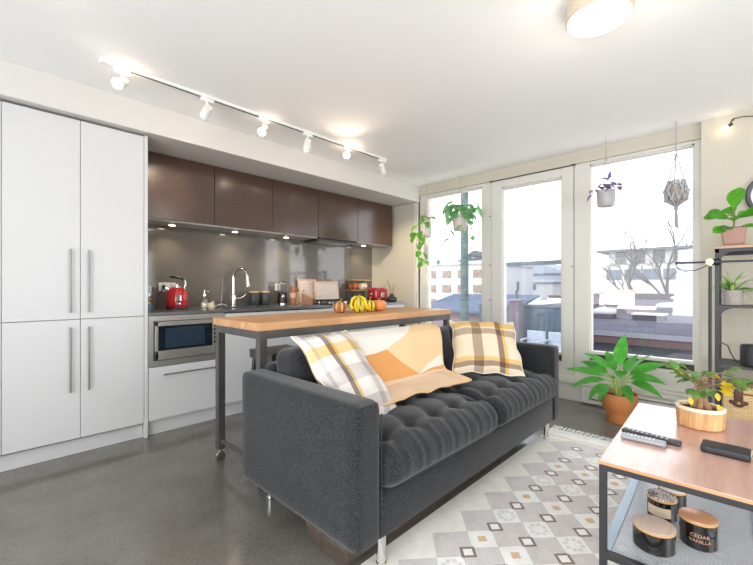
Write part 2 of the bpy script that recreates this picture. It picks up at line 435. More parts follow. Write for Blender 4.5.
# worktop with a sink cut-out
SX0, SX1, SY0, SY1 = -3.62, -3.26, 1.52, 2.0
M_TOP = mat('dark_worktop', srgb(112, 112, 114), .22, .35, var=.05, vscale=12)
b = B()
for a, c in (((-3.818, .87, .888), (SX0, 3.80, .91)), ((SX1, .87, .888), (-3.14, 3.80, .91)), ((SX0, .87, .888), (SX1, SY0, .91)), ((SX0, SY1, .888), (SX1, 3.80, .91))): b.box(a, c)
tag(obj('worktop', b, M_TOP, origin=(-3.48, 2.3, .888)), 'dark grey kitchen worktop on the white base cabinets', 'worktop')
t = thing('sink', 'stainless undermount sink bowl in the dark worktop below the faucet', 'sink', (-3.44, 1.76, .7))
b = B(); e = .012
for a, c in (((SX0-e, SY0-e, .70), (SX0, SY1+e, .888)), ((SX1, SY0-e, .70), (SX1+e, SY1+e, .888)), ((SX0, SY0-e, .70), (SX1, SY0, .888)), ((SX0, SY1, .70), (SX1, SY1+e, .888)), ((SX0, SY0, .69), (SX1, SY1, .702))): b.box(a, c)
obj('bowl', b, M_STEEL, t); obj('drain', B().cyl((-3.44, 1.76, .7), (-3.44, 1.76, .707), .04), M_CHROME, t)
# backsplash
M_SPLASH = mat('backsplash_glass', srgb(110, 104, 98), .07, spec=1.)
struct('trim_4', B().box((-3.82, .868, .905), (-3.806, 3.862, 1.672)), M_SPLASH, label='glossy taupe backsplash behind the counter')
# upper cabinets
def upfoil():
    m = bpy.data.materials.new('dark_brown_foil'); m.use_nodes = True; t = NT(m)
    v = t.coord('Object', (6, 6, 40)); n = t.noise(v, 4, 5, .6)
    t.link(t.ramp(n, [(.3, srgb(66, 45, 36)), (.7, srgb(82, 57, 46))]), t.b.inputs['Base Color']); t.b.inputs['Roughness'].default_value = .2; t.b.inputs['Specular IOR Level'].default_value = .9
    t.b.inputs['IOR'].default_value = 1.5
    t.bump(n, .015, .001); return m
M_UP = upfoil()
M_UNDER = mat('cabinet_underside', srgb(196, 194, 190), .4)
UL = ['dark brown wall cabinet next to the tall white pantry', 'dark brown wall cabinet above the faucet, second from the pantry', 'dark brown wall cabinet in the middle of the row', 'dark brown wall cabinet above the cooktop', 'dark brown wall cabinet at the window end of the row']
yu = [.872, 1.506, 2.107, 2.689, 3.304, 3.943]
for i in range(5):
    a, c = yu[i], yu[i+1]
    t = thing('wall_cabinet', UL[i], 'cabinet', (-3.65, (a+c)/2, 1.66), group='dark wall cabinets above the counter')
    obj('carcass', B().box((-3.818, a, 1.672), (-3.522, c, 2.208)), M_UP, t)
    obj('door', B().box((-3.52, a+.0025, 1.664), (-3.5, c-.0025, 2.203), .0015), M_UP, t)
    obj('bottom_panel', B().box((-3.805, a, 1.655), (-3.525, c, 1.672)), M_BLACKM if i == 3 else M_UNDER, t)
M_PUCK = mat('puck_glow', (1, .9, .7), .4, emit=(1, .83, .55), es=9)
M_HOOD = mat('hood_grille', srgb(88, 86, 84), .4, .8)
t = thing('range_hood', 'slim dark extractor hood under the wall cabinets above the cooktop', 'hood', (-3.66, 2.99, 1.62))
obj('body', B().box((-3.80, 2.70, 1.628), (-3.535, 3.295, 1.655), .003), M_HOOD, t)
obj('grille', B().box((-3.77, 2.76, 1.624), (-3.57, 3.24, 1.629)), M_STEEL, t)
PL = ['round under-cabinet light next to the pantry', 'round under-cabinet light above the faucet', 'round under-cabinet light under the middle wall cabinet', 'round under-cabinet light at the window end']
for i, y in enumerate((1.20, 1.78, 2.37, 3.56)):
    t = thing('ceiling_spot_puck', PL[i], 'light', (-3.665, y, 1.65), group='lights under the wall cabinets'); t.name = 'puck_spotlight'
    obj('housing', B().cyl((-3.665, y, 1.645), (-3.665, y, 1.655), .034), M_CHROME, t)
    obj('lens', B().cyl((-3.665, y, 1.643), (-3.665, y, 1.6455), .026), M_PUCK, t)
    lamp('puck_lamp', 'SPOT', (-3.665, y, 1.638), 5, (1, .8, .55), t, spot_size=2.2, spot_blend=.8, shadow_soft_size=.02)
# outlets
for y, lb in ((1.205, 'white double outlet plate on the backsplash behind the red kettle'), (2.35, 'white outlet plate on the backsplash behind the black coffee grinder')):
    t = thing('wall_outlet', lb, 'outlet', (-3.806, y, 1.1))
    ww = .072 if y < 2 else .036
    obj('plate', B().box((-3.806, y-ww, 1.06), (-3.80, y+ww, 1.14), .002), M_WHITE, t)
    for s in ((-.035, .035) if y < 2 else (0,)): obj('socket', B().box((-3.801, y+s-.016, 1.07), (-3.797, y+s+.016, 1.13), .002), mat('socket_grey', srgb(205, 203, 200), .4), t)
# faucet
t = thing('kitchen_faucet', 'tall chrome gooseneck faucet behind the sink', 'faucet', (-3.70, 1.78, .91))
fx, fy = -3.70, 1.78
obj('body', B().cyl((fx, fy, .91), (fx, fy, 1.02), .026).cyl((fx, fy, 1.02), (fx, fy, 1.03), .026, .014).cyl((fx, fy, .91), (fx, fy, .917), .032), M_CHROME, t)
arc = [(fx, fy, 1.02)]+[(fx, fy, 1.18)]
for k in range(13):
    a = PI-PI*k/12*.95; arc.append((fx+.075*(1+math.cos(a))*.85, fy+.075*(1+math.cos(a))*.55, 1.19+.09*math.sin(a)))
obj('spout', B().tube(arc, .013, 14), M_CHROME, t)
e = Vector(arc[-1]); obj('spray_head', B().cyl(e, e+Vector((.008, .004, -.10)), .015, .019), M_CHROME, t)
obj('lever', B().cyl((fx, fy, .985), (fx+.02, fy+.06, .985), .012).tube([(fx+.02, fy+.055, .985), (fx+.03, fy+.09, 1.0), (fx+.035, fy+.115, 1.03)], .006), M_CHROME, t)
# ceiling light
t = thing('ceiling_light', 'round flush ceiling lamp with white glowing diffuser', 'lamp', (-.492, 1.985, CZ))
obj('body', B().lathe([(0, CZ), (.132, CZ), (.137, CZ-.02), (.137, CZ-.075), (.131, CZ-.082), (.131, CZ-.07), (0, CZ-.07)], (-.492, 1.985, 0), 48), mat('lamp_rim', srgb(206, 190, 168), .4), t)
obj('diffuser', B().lathe([(.130, CZ-.074), (.128, CZ-.084), (.1, CZ-.088), (0, CZ-.09)], (-.492, 1.985, 0), 48), mat('lamp_diffuser', (1, .97, .9), .5, emit=(1, .96, .88), es=1.6), t)
lamp('ceiling_bulb', 'POINT', (-.492, 1.985, CZ-.25), 3, (1, .93, .82), t, shadow_soft_size=.12)
# track light
TX = -2.675
t = thing('track_spotlight_rail', 'white ceiling track with six small spotlights above the kitchen', 'lamp', (TX, 1.7, CZ)); t.name = 'ceiling_track_light'
obj('rail', B().box((TX-.017, .50, CZ-.02), (TX+.017, 2.92, CZ-.001), .002).box((TX-.022, .49, CZ-.024), (TX+.022, .56, CZ), .003), M_WHITE, t)
obj('conductor_slot', B().box((TX-.006, .58, CZ-.0215), (TX+.006, 2.9, CZ-.0195)), M_STRIP, t)
M_BULB = mat('halogen_glow', (1, .9, .7), .4, emit=(1, .86, .62), es=26)
hd = [(.60, (.6, -.5, -.5), 1), (1.10, (-.83, .02, -.42), 0), (1.53, (.35, -.4, -.5), 1), (1.94, (-.6, .25, -.7), 0), (2.38, (.85, -.75, -.25), 1), (2.86, (-.66, 1.17, -1.0), 0)]
for y, d, hot in hd:
    h = obj('spot_head', B().box((TX-.015, y-.045, CZ-.045), (TX+.015, y+.045, CZ-.02), .004).cyl((TX, y, CZ-.085), (TX, y, CZ-.04), .007, n=10).ball((TX, y, CZ-.09), .012), M_WHITE, t)
    c = Vector((TX, y, CZ-.10)); d = Vector(d).normalized()
    obj('lamp_shade', B().cyl(c-d*.03, c+d*.06, .026, .032, cap=True), M_WHITE, h)
    obj('bulb', B().cyl(c+d*.0595, c+d*.063, .027), M_BULB, h)
    if hot: lamp('halogen_lamp', 'SPOT', c+d*.075, 12, (1, .8, .56), t, d, spot_size=2.0, spot_blend=.9, shadow_soft_size=.02)
    else: lamp('halogen_lamp', 'SPOT', c+d*.075, 70 if y > 2.5 else 26, (1, .84, .62), t, d, spot_size=.95 if y > 2.5 else .6, spot_blend=.9, shadow_soft_size=.02)
    if hot: lamp('halogen_spill', 'POINT', c+Vector((0, .02, .03)), (1.6 if y > 2 else .8 if y < 1 else .6), (1, .78, .55), t, shadow_soft_size=.03)
#MARK_KITCHENTOP
# ------------------------------------------------------------------ rug
M_RUG = [fabric('rug_cream', srgb(238, 234, 224), .1, 300, .5), fabric('rug_grey', srgb(206, 201, 199), .12, 260, .5), fabric('rug_brown', srgb(132, 116, 112), .25, 300, .5),
         fabric('rug_tan', srgb(210, 178, 144), .2, 300, .5), fabric('rug_pale', srgb(240, 238, 234), .1, 300, .5), fabric('rug_mist', srgb(216, 213, 213), .1, 300, .5)]
t = thing('area_rug', 'cream and grey woven rug with diamond lattice pattern and fringed end', 'rug', (-.3, 1.8, 0))
RX0, RX1, RY0, RY1 = -1.098, .62, .2, 3.0
b = B().box((RX0, RY0, 0), (RX1, RY1, .006))
def flat(b, pts, mi, z, h=.0004): b.poly([(x, y, z) for x, y in pts], (0, 0, h), mi)
DX, DY, X0, Y0 = .15, .2335, -.829, 1.523
rows = range(-6, 6)
zz = []
for k in rows:
    yc = Y0+DY*k+DY/2
    if RY0+.05 < yc-DY/2 and yc < 2.83: zz += [(X0-.075, yc-DY/2), (X0-.178, yc)]
zz.append((X0-.075, zz[-1][1]+DY/2))
flat(b, zz+[(RX1-.1, zz[-1][1]), (RX1-.1, zz[0][1])], 1, .006)
def dia(x, y, a, c): return [(x-a, y), (x, y-c), (x+a, y), (x, y+c)]
ymax = zz[-1][1]
for i in range(9):
    x = X0+DX*i
    for k in rows:
        y = Y0+DY*k
        if zz[0][1] < y-.08 and y+.08 <= ymax+.1 and y < ymax:
            flat(b, dia(x, y, .0735, .081), 4, .0064)
            if k % 2 == 0: flat(b, dia(x, y, .024, .026), 3, .0068)
            else:
                for q in range(8):
                    a = q*PI/4+.39; flat(b, dia(x+.033*math.cos(a), y+.036*math.sin(a), .013, .013), 5, .0068)
        y += DY/2
        if zz[0][1] < y-.05 and y+.05 < ymax:
            flat(b, dia(x, y, .043, .046), 2, .0064); flat(b, dia(x, y, .026, .028), 4, .0068)
flat(b, [(RX0, 2.945), (RX1, 2.945), (RX1, 2.957), (RX0, 2.957)], 3, .006); flat(b, [(RX0, 2.97), (RX1, 2.97), (RX1, 2.98), (RX0, 2.98)], 5, .006)
obj('woven_field', b, M_RUG, t)
b = B(); x = RX0
b.box((RX0, RY1, 0), (RX1, RY1+.055, .005), .001).box((RX0, 3.075, 0), (RX1, 3.10, .006), .002)
while x < RX1:
    b.box((x, 3.05, 0), (x+.008, 3.08, .004)); b.tube([(x+.004, 3.095, .003), (x+.004+rnd.uniform(-.006, .006), 3.14, .003), (x+.004+rnd.uniform(-.008, .008), 3.185, .003)], .0028, 5); x += .0125
o = obj('fringe', b, M_RUG[4], t); o['kind'] = 'stuff'

# ------------------------------------------------------------------ sofa
SX = (-1.86, -1.003); SY = (.945, 2.99)
t = thing('sofa', 'charcoal grey two-cushion sofa with tufted seats on chrome legs', 'sofa', (-1.43, 1.97, 0))
b = B().box((-1.85, 1.06, .135), (-1.004, 2.872, .305), .012, seg=3); b.box((-1.866, 1.06, .14), (-1.77, 2.872, .70), .03, seg=4)
obj('base_frame', b, M_SOFA, t)
for a, c in ((.935, 1.067), (2.867, 2.99)):
    bb = rbox((.872, c-a, .545), .028, (24, 8, 16))
    bb.bm.transform(Matrix.Translation((-1.432, (a+c)/2, .3995)))
    arm = obj('armrest', bb, M_SOFA, t)
    seam = B().tube([(-1.01, c-.008 if a < 2 else a+.008, .14), (-.9965, c-.004 if a < 2 else a+.004, .17), (-.9965, c-.004 if a < 2 else a+.004, .62)], .0022, 6)
    obj('seam', seam, M_SOFA, arm)
def tufted(L, nt):
    pts = [((i+.5)/nt[0]-.5, (j+.5)/nt[1]-.5) for i in range(nt[0]) for j in range(nt[1])]
    return pts
def seat(cy, L):
    D, H = .61, .185; T = [(-.5+(i+.45)/3, -.5+(j+.5)/5) for i in range(3) for j in range(5)]
    def fn(p):
        p = p.copy(); u, v = p.x/D, p.y/L
        if p.z > 0:
            k = max(0, min(1, p.z/(H/2)))
            cr = .03*(1-(2*u)**4)*(1-(2*v)**4)
            dip = 0
            for a, c in T:
                dx, dy = p.x-a*D, p.y-c*L; d2 = dx*dx+dy*dy
                dip += .020*math.exp(-d2/.0016)+.012*math.exp(-d2/.008)
            for j in range(5):      # pulled folds running across the depth between the buttons
                dip += .007*math.exp(-((p.y-(-.5+(j+.5)/5)*L)/.022)**2)
            for i in range(3): dip += .007*math.exp(-((p.x-(-.5+(i+.45)/3)*D)/.022)**2)
            p.z += k*(cr-dip)
        if p.x > D*.36: p.x += (.004*math.sin(p.y*88)+.0025*math.sin(p.y*143+1))*max(0, p.z/H+.45)
        if p.x > 0: p.x += .026*max(0, 1-(2*p.z/H)**2)*max(0, (u-.3)/.2)
        return p
    bb = rbox((D, L, H), .072, (52, 76, 16), fn); bb.bm.transform(Matrix.Translation((-1.277, cy, .396)))
    return bb
for cy in (1.5165, 2.4145):
    sc = obj('seat_cushion', seat(cy, .888), M_SOFA, t)
    y0, y1 = cy-.435, cy+.435
    obj('piping', B().tube([(-1.02, y0+.0, .338), (-.985, y0+.03, .338), (-.965, y0+.08, .338), (-.965, y1-.08, .338), (-.985, y1-.03, .338), (-1.02, y1-.0, .338)], .0035, 6), M_SOFA, sc)
    obj('tuft_button', B().ball((-1.29, cy, .46), .008), M_SOFA, sc)
def backc(cy, L):
    D, H = .22, .385
    def fn(p):
        p = p.copy(); u, v = p.y/L, p.z/H
        s = 1 if p.x > 0 else -1; k = min(1, abs(p.x)/(D/2))
        p.x += s*k*.028*(1-(2*u)**4)*(1-(2*v)**4)
        if s > 0:
            for j in range(5):
                for i in range(2):
                    d2 = (p.y-(-.5+(j+.5)/5)*L)**2+(p.z-(-.5+(i+.6)/2)*H)**2
                    p.x -= k*(.016*math.exp(-d2/.0016)+.01*math.exp(-d2/.008))
                p.x -= k*.005*math.exp(-((p.y-(-.5+(j+.5)/5)*L)/.02)**2)
        p.z += .012*(1-(2*u)**2)*(v+.5) if v > 0 else 0
        return p
    bb = rbox((D, L, H), .05, (10, 60, 30), fn)
    bb.bm.transform(Matrix.Translation((-1.655, cy, .596)) @ Matrix.Rotation(math.radians(-8), 4, 'Y')); return bb
for cy in (1.5165, 2.4145): obj('back_cushion', backc(cy, .888), M_SOFA, t)
for x, y, z in ((-1.045, 1.112, .0072), (-1.045, 2.853, .0072), (-1.8, 1.07, 0), (-1.8, 2.86, 0)):
    obj('leg', B().cyl((x, y, z), (x, y, .135), .018, .02).cyl((x, y, z), (x, y, z+.006), .021), M_CHROME, t)
# flat box under the sofa
t = thing('storage_box', 'flat dark brown wooden box on the floor under the charcoal sofa', 'box', (-1.26, 1.75, 0))
obj('box_body', B().box((-1.385, 1.0, 0), (-1.125, 2.45, .062), .003), wood('dark_box', srgb(92, 80, 70), srgb(60, 52, 47), 'Y', 1, .5), t)
obj('lid', B().box((-1.39, .995, .064), (-1.12, 2.455, .082), .003), wood('dark_box_lid', srgb(104, 90, 78), srgb(70, 60, 54), 'Y', 1, .5), t)

# ------------------------------------------------------------------ cushions and throw
def stripes(t, co, stops, base):
    return t.ramp(co, [(0, base)]+stops, 'CONSTANT')
def plaid(name, bx, by, ground):
    m = bpy.data.materials.new(name); m.use_nodes = True; t = NT(m)
    c = t.new('ShaderNodeTexCoord'); s = t.new('ShaderNodeSeparateXYZ'); t.link(c.outputs['UV'], s.inputs[0])
    cx = t.ramp(s.outputs[0], bx, 'CONSTANT'); cy = t.ramp(s.outputs[1], by, 'CONSTANT')
    b = t.mix(1., ground, cx, 'MULTIPLY'); b = t.mix(.9, b, cy, 'MULTIPLY')
    n = t.noise(t.coord('Object'), 380, 2, .7); b = t.mix(.12, b, t.ramp(n, [(.3, (.4, .38, .36)), (.7, (1, 1, 1))]), 'MULTIPLY')
    t.link(b, t.b.inputs['Base Color']); t.b.inputs['Roughness'].default_value = .95; t.b.inputs['Specular IOR Level'].default_value = .1
    t.bump(n, .3, .002); return m
PW = (1, 1, 1); PY = srgb(248, 222, 160); PL = srgb(224, 221, 224); PD = srgb(164, 152, 150); PG = srgb(196, 186, 184)
M_PLAID = plaid('plaid_linen', [(0, PW), (.06, PL), (.11, PW), (.28, PD), (.36, PY), (.41, PW), (.66, PL), (.78, PW), (.93, PY)], [(0, PW), (.08, PL), (.2, PW), (.36, PL), (.52, PW), (.66, PY), (.78, PW), (.9, PL)], srgb(222, 216, 210))
M_PLAID2 = plaid('plaid_cream', [(0, PY), (.02, PW), (.30, PG), (.44, PW), (.66, PD), (.74, PY), (.79, PW)], [(0, PW), (.07, PD), (.14, PY), (.20, PW), (.60, PG), (.72, PW), (.76, PY), (.90, PW)], srgb(222, 206, 182))
def cushion(name, label, center, ax, up, W, H, T, m=None, seed=1):
    ax = Vector(ax).normalized(); up = Vector(up); up = (up-ax*up.dot(ax)).normalized(); nz = ax.cross(up)
    R = Matrix((ax, up, nz)).transposed().to_4x4(); R.translation = Vector(center)
    r = random.Random(seed); ph = [r.uniform(0, 6) for _ in range(6)]
    root = thing(name, label, 'cushion', center)
    def side(s):
        def fn(i, j):
            u, v = 2*i-1, 2*j-1
            k = 1-.07*(1-abs(v)**2.2)*abs(u)**3; k2 = 1-.07*(1-abs(u)**2.2)*abs(v)**3
            h = max(0, (1-abs(u)**2.6)*(1-abs(v)**2.6))**.55
            wr = .012*h*math.sin(5*u+3*v+ph[0])*math.sin(4*v-2*u+ph[1])+.006*math.sin(11*u+ph[2]+5*v)*h**.5*(abs(u)+abs(v))*.6
            edge = .006*math.sin(9*u+ph[3])*(1-h)+.008*math.sin(7*v+ph[4])*(1-h)
            return R @ Vector((u*k*W/2+edge*.5, v*k2*H/2+edge*.6, s*(h*T/2+wr*.7)+edge))
        return fn
    b = B().grid(side(1), 32, 32, uv=True); b.grid(lambda i, j: side(-1)(1-i, j), 32, 32, uv=True)
    obj('cover', b, m or M_PLAID, root)
    f1 = side(1); pts = [f1(i/24, 0) for i in range(24)]+[f1(1, i/24) for i in range(24)]+[f1(1-i/24, 1) for i in range(24)]+[f1(0, 1-i/24) for i in range(24)]
    obj('hem', B().tube(pts, .004, 6, closed=True), mat('linen_hem', srgb(226, 218, 204), .9), root)
    return root
cushion('throw_pillow', 'plaid throw pillow slumped against the near armrest of the sofa', (-1.415, 1.262, .672), (-.046, .999, .016), (-.711, -.044, .701), .37, .545, .14, seed=3)
cushion('throw_pillow', 'plaid throw pillow propped upright in the far corner of the sofa', (-1.318, 2.458, .69), (.787, .616, -.037), (-.434, .596, .676), .46, .47, .14, M_PLAID2, seed=5)
def throwmat():
    m = bpy.data.materials.new('orange_throw'); m.use_nodes = True; t = NT(m)
    c = t.new('ShaderNodeTexCoord'); s = t.new('ShaderNodeSeparateXYZ'); t.link(c.outputs['UV'], s.inputs[0]); U, V = s.outputs[0], s.outputs[1]
    def above(p, q):     # 1 where the point lies past the line p-q (larger v)
        k = (q[1]-p[1])/(q[0]-p[0]); return t.math('GREATER_THAN', V, t.math('MULTIPLY_ADD', U, k, p[1]-k*p[0]))
    white, peach, orange, beige = srgb(228, 224, 217), srgb(232, 200, 158), srgb(218, 158, 98), srgb(222, 196, 168)
    A, Bq, C, D_, E_, F_ = (0, .47), (.33, .45), (.92, .08), (.66, .71), (1, .56), (1, .68)
    a1 = t.math('MAXIMUM', t.math('MULTIPLY', above(Bq, C), 1), t.math('LESS_THAN', 0, -1))
    col = t.mix(a1, white, peach)                                            # peach right of B-C
    left = t.math('MINIMUM', above(A, Bq), above(Bq, D_)); left = t.math('MINIMUM', left, t.math('LESS_THAN', U, .66))
    col = t.mix(left, col, orange)
    tri = t.math('MINIMUM', above(D_, E_), t.math('GREATER_THAN', U, .65)); col = t.mix(tri, col, white)
    tr2 = t.math('MINIMUM', above(D_, F_), t.math('GREATER_THAN', U, .65)); col = t.mix(tr2, col, orange)
    low = above((0, .70), (1, .72)); col = t.mix(low, col, beige)
    n = t.noise(t.coord('Object'), 500, 2, .6); col = t.mix(.12, col, t.ramp(n, [(.3, (.5, .48, .45)), (.7, (1, 1, 1))]), 'MULTIPLY')
    t.link(col, t.b.inputs['Base Color']); t.b.inputs['Roughness'].default_value = .95; t.b.inputs['Specular IOR Level'].default_value = .1; t.bump(n, .3, .002); return m
PATH = [(0, -1.897, .60), (.06, -1.895, .705), (.12, -1.82, .795), (.2, -1.70, .824), (.28, -1.59, .802), (.42, -1.535, .74), (.6, -1.488, .62), (.70, -1.46, .565), (.76, -1.415, .54), (.87, -1.33, .538), (1, -1.215, .535)]
def path(t):
    for (a, x0, z0), (c, x1, z1) in zip(PATH, PATH[1:]):
        if t <= c+1e-9: f = (t-a)/(c-a); return x0+(x1-x0)*f, z0+(z1-z0)*f
    return PATH[-1][1:]
def spath(t):
    ps = [path(max(0, min(1, t+d))) for d in (-.03, -.015, 0, .015, .03)]; return sum(p[0] for p in ps)/5, sum(p[1] for p in ps)/5
def throwfn(off):
    def fn(s, t):
        x, z = spath(t); y0 = 1.49-.20*t; y1 = 2.36-.33*max(0, t-.1)/.9
        wv = .006*math.sin(9*s+5*t)+.005*math.sin(17*s-6*t+1)
        if t > .75: x += (.05*s-.03)*(t-.75)/.25+.008*math.sin(14*s); z += abs(wv)*.8
        return Vector((x+off*.7+wv*.5+.006, y0+(y1-y0)*s+.01*math.sin(6*t+2), z+off+abs(wv)*.5))
    return fn
t = thing('throw_blanket', 'orange and cream colour-block throw draped over the sofa back and seat', 'blanket', (-1.6, 1.95, .5))
b = B().grid(throwfn(.010), 50, 60, uv=True); obj('cloth', b, throwmat(), t)
f1 = throwfn(.008); ed = [f1(i/40, 1) for i in range(41)]; obj('bound_edge', B().tube(ed, .006, 6).tube([f1(0, i/40) for i in range(8, 41)], .006, 6).tube([f1(1, i/40) for i in range(8, 41)], .006, 6), mat('throw_edge', srgb(216, 178, 136), .9), t)

# ------------------------------------------------------------------ bar table
M_BUTCHER = wood('butcher_block', srgb(226, 178, 132), srgb(196, 142, 96), 'Y', 1.3, .4, stave=(.55, .045))
TX0, TX1, TY0, TY1, TZ = -2.445, -1.878, 1.04, 2.90, .905
t = thing('bar_table', 'long butcher block bar table on a dark steel frame behind the sofa', 'table', ((TX0+TX1)/2, (TY0+TY1)/2, 0))
obj('tabletop', B().box((TX0, TY0, TZ-.043), (TX1, TY1, TZ), .002), M_BUTCHER, t)
b = B(); L = .045
b.box((TX0+.012, TY0+.012, TZ-.088), (TX1-.002, TY0+.012+L, TZ-.043), .001).box((TX0+.012, TY1-.012-L, TZ-.088), (TX1-.002, TY1-.012, TZ-.043), .001)
b.box((TX0+.012, TY0+.0125+L, TZ-.088), (TX0+.012+L, TY1-.0125-L, TZ-.043), .001).box((TX1-.002-L, TY0+.0125+L, TZ-.088), (TX1-.002, TY1-.0125-L, TZ-.043), .001)
obj('apron_frame', b, M_GUN, t)
for y in (TY0+.035, TY1-.035): obj('foot_rail', B().cyl((TX0+.05, y, .13), (TX1-.04, y, .13), .011), M_GUN, t)
for x in (TX0+.012, TX1-.002-L):
    for y in (TY0+.012, TY1-.012-L):
        lg = obj('leg', B().box((x, y, .075), (x+L, y+L, TZ-.088), .002), M_GUN, t)
        cx, cy = x+L/2, y+L/2
        obj('caster', B().cyl((cx, cy, .055), (cx, cy, .078), .012).cyl((cx-.011, cy, .027), (cx+.011, cy, .027), .027).box((cx-.016, cy-.012, .02), (cx-.012, cy+.012, .06)).box((cx+.012, cy-.012, .02), (cx+.016, cy+.012, .06)).box((cx-.016, cy-.014, .055), (cx+.016, cy+.014, .06)), M_STEEL, lg)
# stool
t = thing('bar_stool', 'grey sheet metal stool tucked under the near end of the bar table', 'stool', (-2.40, 1.50, 0))
M_STOOL = mat('stool_metal', srgb(92, 88, 82), .42, .6, var=.1, vscale=14)
sxs, sys_, hs = -2.40, 1.50, .155
obj('seat', B().box((sxs-hs, sys_-hs, .645), (sxs+hs, sys_+hs, .66), .02, seg=3).box((sxs-hs+.004, sys_-hs+.004, .60), (sxs+hs-.004, sys_-hs+.008, .65)).box((sxs-hs+.004, sys_+hs-.008, .60), (sxs+hs-.004, sys_+hs-.004, .65)).box((sxs-hs+.004, sys_-hs+.004, .60), (sxs-hs+.008, sys_+hs-.004, .65)).box((sxs+hs-.008, sys_-hs+.004, .60), (sxs+hs-.004, sys_+hs-.004, .65)), M_STOOL, t)
for a in (-1, 1):
    for c in (-1, 1):
        def lp(f, o=0): return Vector((sxs+a*(hs-.02+.045*f-o), sys_+c*(hs-.02+.045*f-o), .63*(1-f)))
        bb = B()
        for dx, dy in ((.0, .035), (.035, .0)):
            p0, p1 = lp(0), lp(1); s0 = Vector((-a*dx, -c*dy, 0))
            bb.poly([p0, p0+s0, p1+s0*.75, p1], Vector((-a*.004 if dx == 0 else 0, -c*.004 if dy == 0 else 0, 0)))
        obj('leg', bb, M_STOOL, t)
obj('cross_brace', B().cyl((sxs-.15, sys_-.15, .33), (sxs+.15, sys_+.15, .33), .007).cyl((sxs-.15, sys_+.15, .33), (sxs+.15, sys_-.15, .33), .007), M_BLACKM, t)
obj('under_bar', B().box((sxs-.13, sys_-.006, .575), (sxs+.13, sys_+.006, .585)).box((sxs-.006, sys_-.13, .575), (sxs+.006, sys_+.13, .585)), M_BLACKM, t)

# ------------------------------------------------------------------ coffee table
CT = thing('coffee_table', 'low narrow coffee table with pink pine top, black frame and mesh shelf', 'table', (-.371, 1.496, 0), math.radians(2.2))
CW, CL, CH = .44, .89, .50
M_PINE = wood('stained_pine', srgb(206, 168, 156), srgb(180, 138, 124), 'Y', .8, .22, bump=.06)
_p = M_PINE.node_tree.nodes['Principled BSDF']; _p.inputs['Specular IOR Level'].default_value = .9; _p.inputs['Coat Weight'].default_value = .35; _p.inputs['Coat Roughness'].default_value = .2
M_PINEE = wood('pine_edge', srgb(214, 164, 118), srgb(184, 130, 86), 'X', 1, .5)
obj('tabletop', B().box((0, 0, CH-.012), (CW, CL, CH), .002), M_PINE, CT, local=True)
obj('edge_band', B().box((-.0008, -.0008, CH-.0115), (CW+.0008, CL+.0008, CH-.002)), M_PINEE, CT, local=True)
b = B(); e = .022
b.box((.001, .001, CH-.032), (CW-.001, e, CH-.012), .001).box((.001, CL-e, CH-.032), (CW-.001, CL-.001, CH-.012), .001).box((.001, e, CH-.032), (e, CL-e, CH-.012), .001).box((CW-e, e, CH-.032), (CW-.001, CL-e, CH-.012), .001)
obj('top_frame', b, M_BLACKM, CT, local=True)
for x in (.001, CW-e-.001):
    for y in (.001, CL-e-.001): obj('leg', B().box((x, y, .008), (x+e, y+e, CH-.032), .001), M_BLACKM, CT, local=True)
SZ = .19
obj('shelf_rail', B().box((e, .001, SZ-.024), (CW-e, e, SZ), .001), M_BLACKM, CT, local=True)
obj('shelf_rail', B().box((e, CL-e, SZ-.024), (CW-e, CL-.001, SZ), .001), M_BLACKM, CT, local=True)
M_RAILREFL = mat('shelf_rail_reflect', srgb(150, 164, 178), .35, .5)  # bluish reflection painted into the colour of the side rails
obj('shelf_rail', B().box((.001, e, SZ-.024), (e+.012, CL-e, SZ), .001), M_RAILREFL, CT, local=True)
obj('shelf_rail', B().box((CW-e-.012, e, SZ-.024), (CW-.001, CL-e, SZ), .001), M_RAILREFL, CT, local=True)
M_MESH = mat('mesh_wire', srgb(196, 200, 206), .35, .6)  # wire colour lightened to carry a bluish reflection
b = B(); x = e+.014
while x < CW-e-.012: b.box((x, e, SZ-.008), (x+.0035, CL-e, SZ-.0045)); x += .0105
y = e+.006
while y < CL-e: b.box((e, y, SZ-.0048), (CW-e, y+.0035, SZ-.002)); y += .0105
obj('mesh_shelf', b, M_MESH, CT, local=True)
# ------------------------------------------------------------------ things on the kitchen counter
KZ = .9105
VX = Vector((.72, .69, 0))     # direction along which the kettle is turned
kc = Vector((-3.56, 1.205, KZ))
RK = Matrix.Translation(kc) @ Matrix.Rotation(math.atan2(.69, .72), 4, 'Z')
t = thing('electric_kettle', 'shiny red electric kettle with black and chrome handle on the counter', 'kettle', kc)
def Kb(b): b.bm.transform(RK); return b
obj('body', Kb(B().lathe([(0, .022), (.084, .022), (.088, .03), (.086, .10), (.080, .150), (.066, .178), (.04, .188), (0, .19)], n=36, sy=.92)), M_RED, t)
obj('base', Kb(B().lathe([(0, 0), (.086, 0), (.088, .01), (.086, .02), (0, .02)], n=36, sy=.92)), M_BLACK, t)
obj('lid_knob', Kb(B().lathe([(0, .186), (.03, .188), (.03, .194), (.012, .2), (.012, .212), (0, .216)], n=20)), M_CHROME, t)
obj('spout', Kb(B().tube([(-.06, 0, .15), (-.085, 0, .165), (-.10, 0, .178)], .02, 14, r_end=.013)), M_CHROME, t)
hnd = [(.062, 0, .17), (.075, 0, .21), (.068, 0, .248), (.03, 0, .266)]
obj('handle_bracket', Kb(B().tube(hnd, .008, 10)), M_CHROME, t)
obj('handle', Kb(B().tube([(.06, 0, .252), (.03, 0, .268), (-.02, 0, .274), (-.055, 0, .278)], .0105, 12)), M_BLACK, t)
obj('badge', Kb(B().box((.035, -.0815, .07), (.075, -.062, .12), .004).box((.03, -.084, .04), (.07, -.066, .058), .003)), M_CHROME, t)
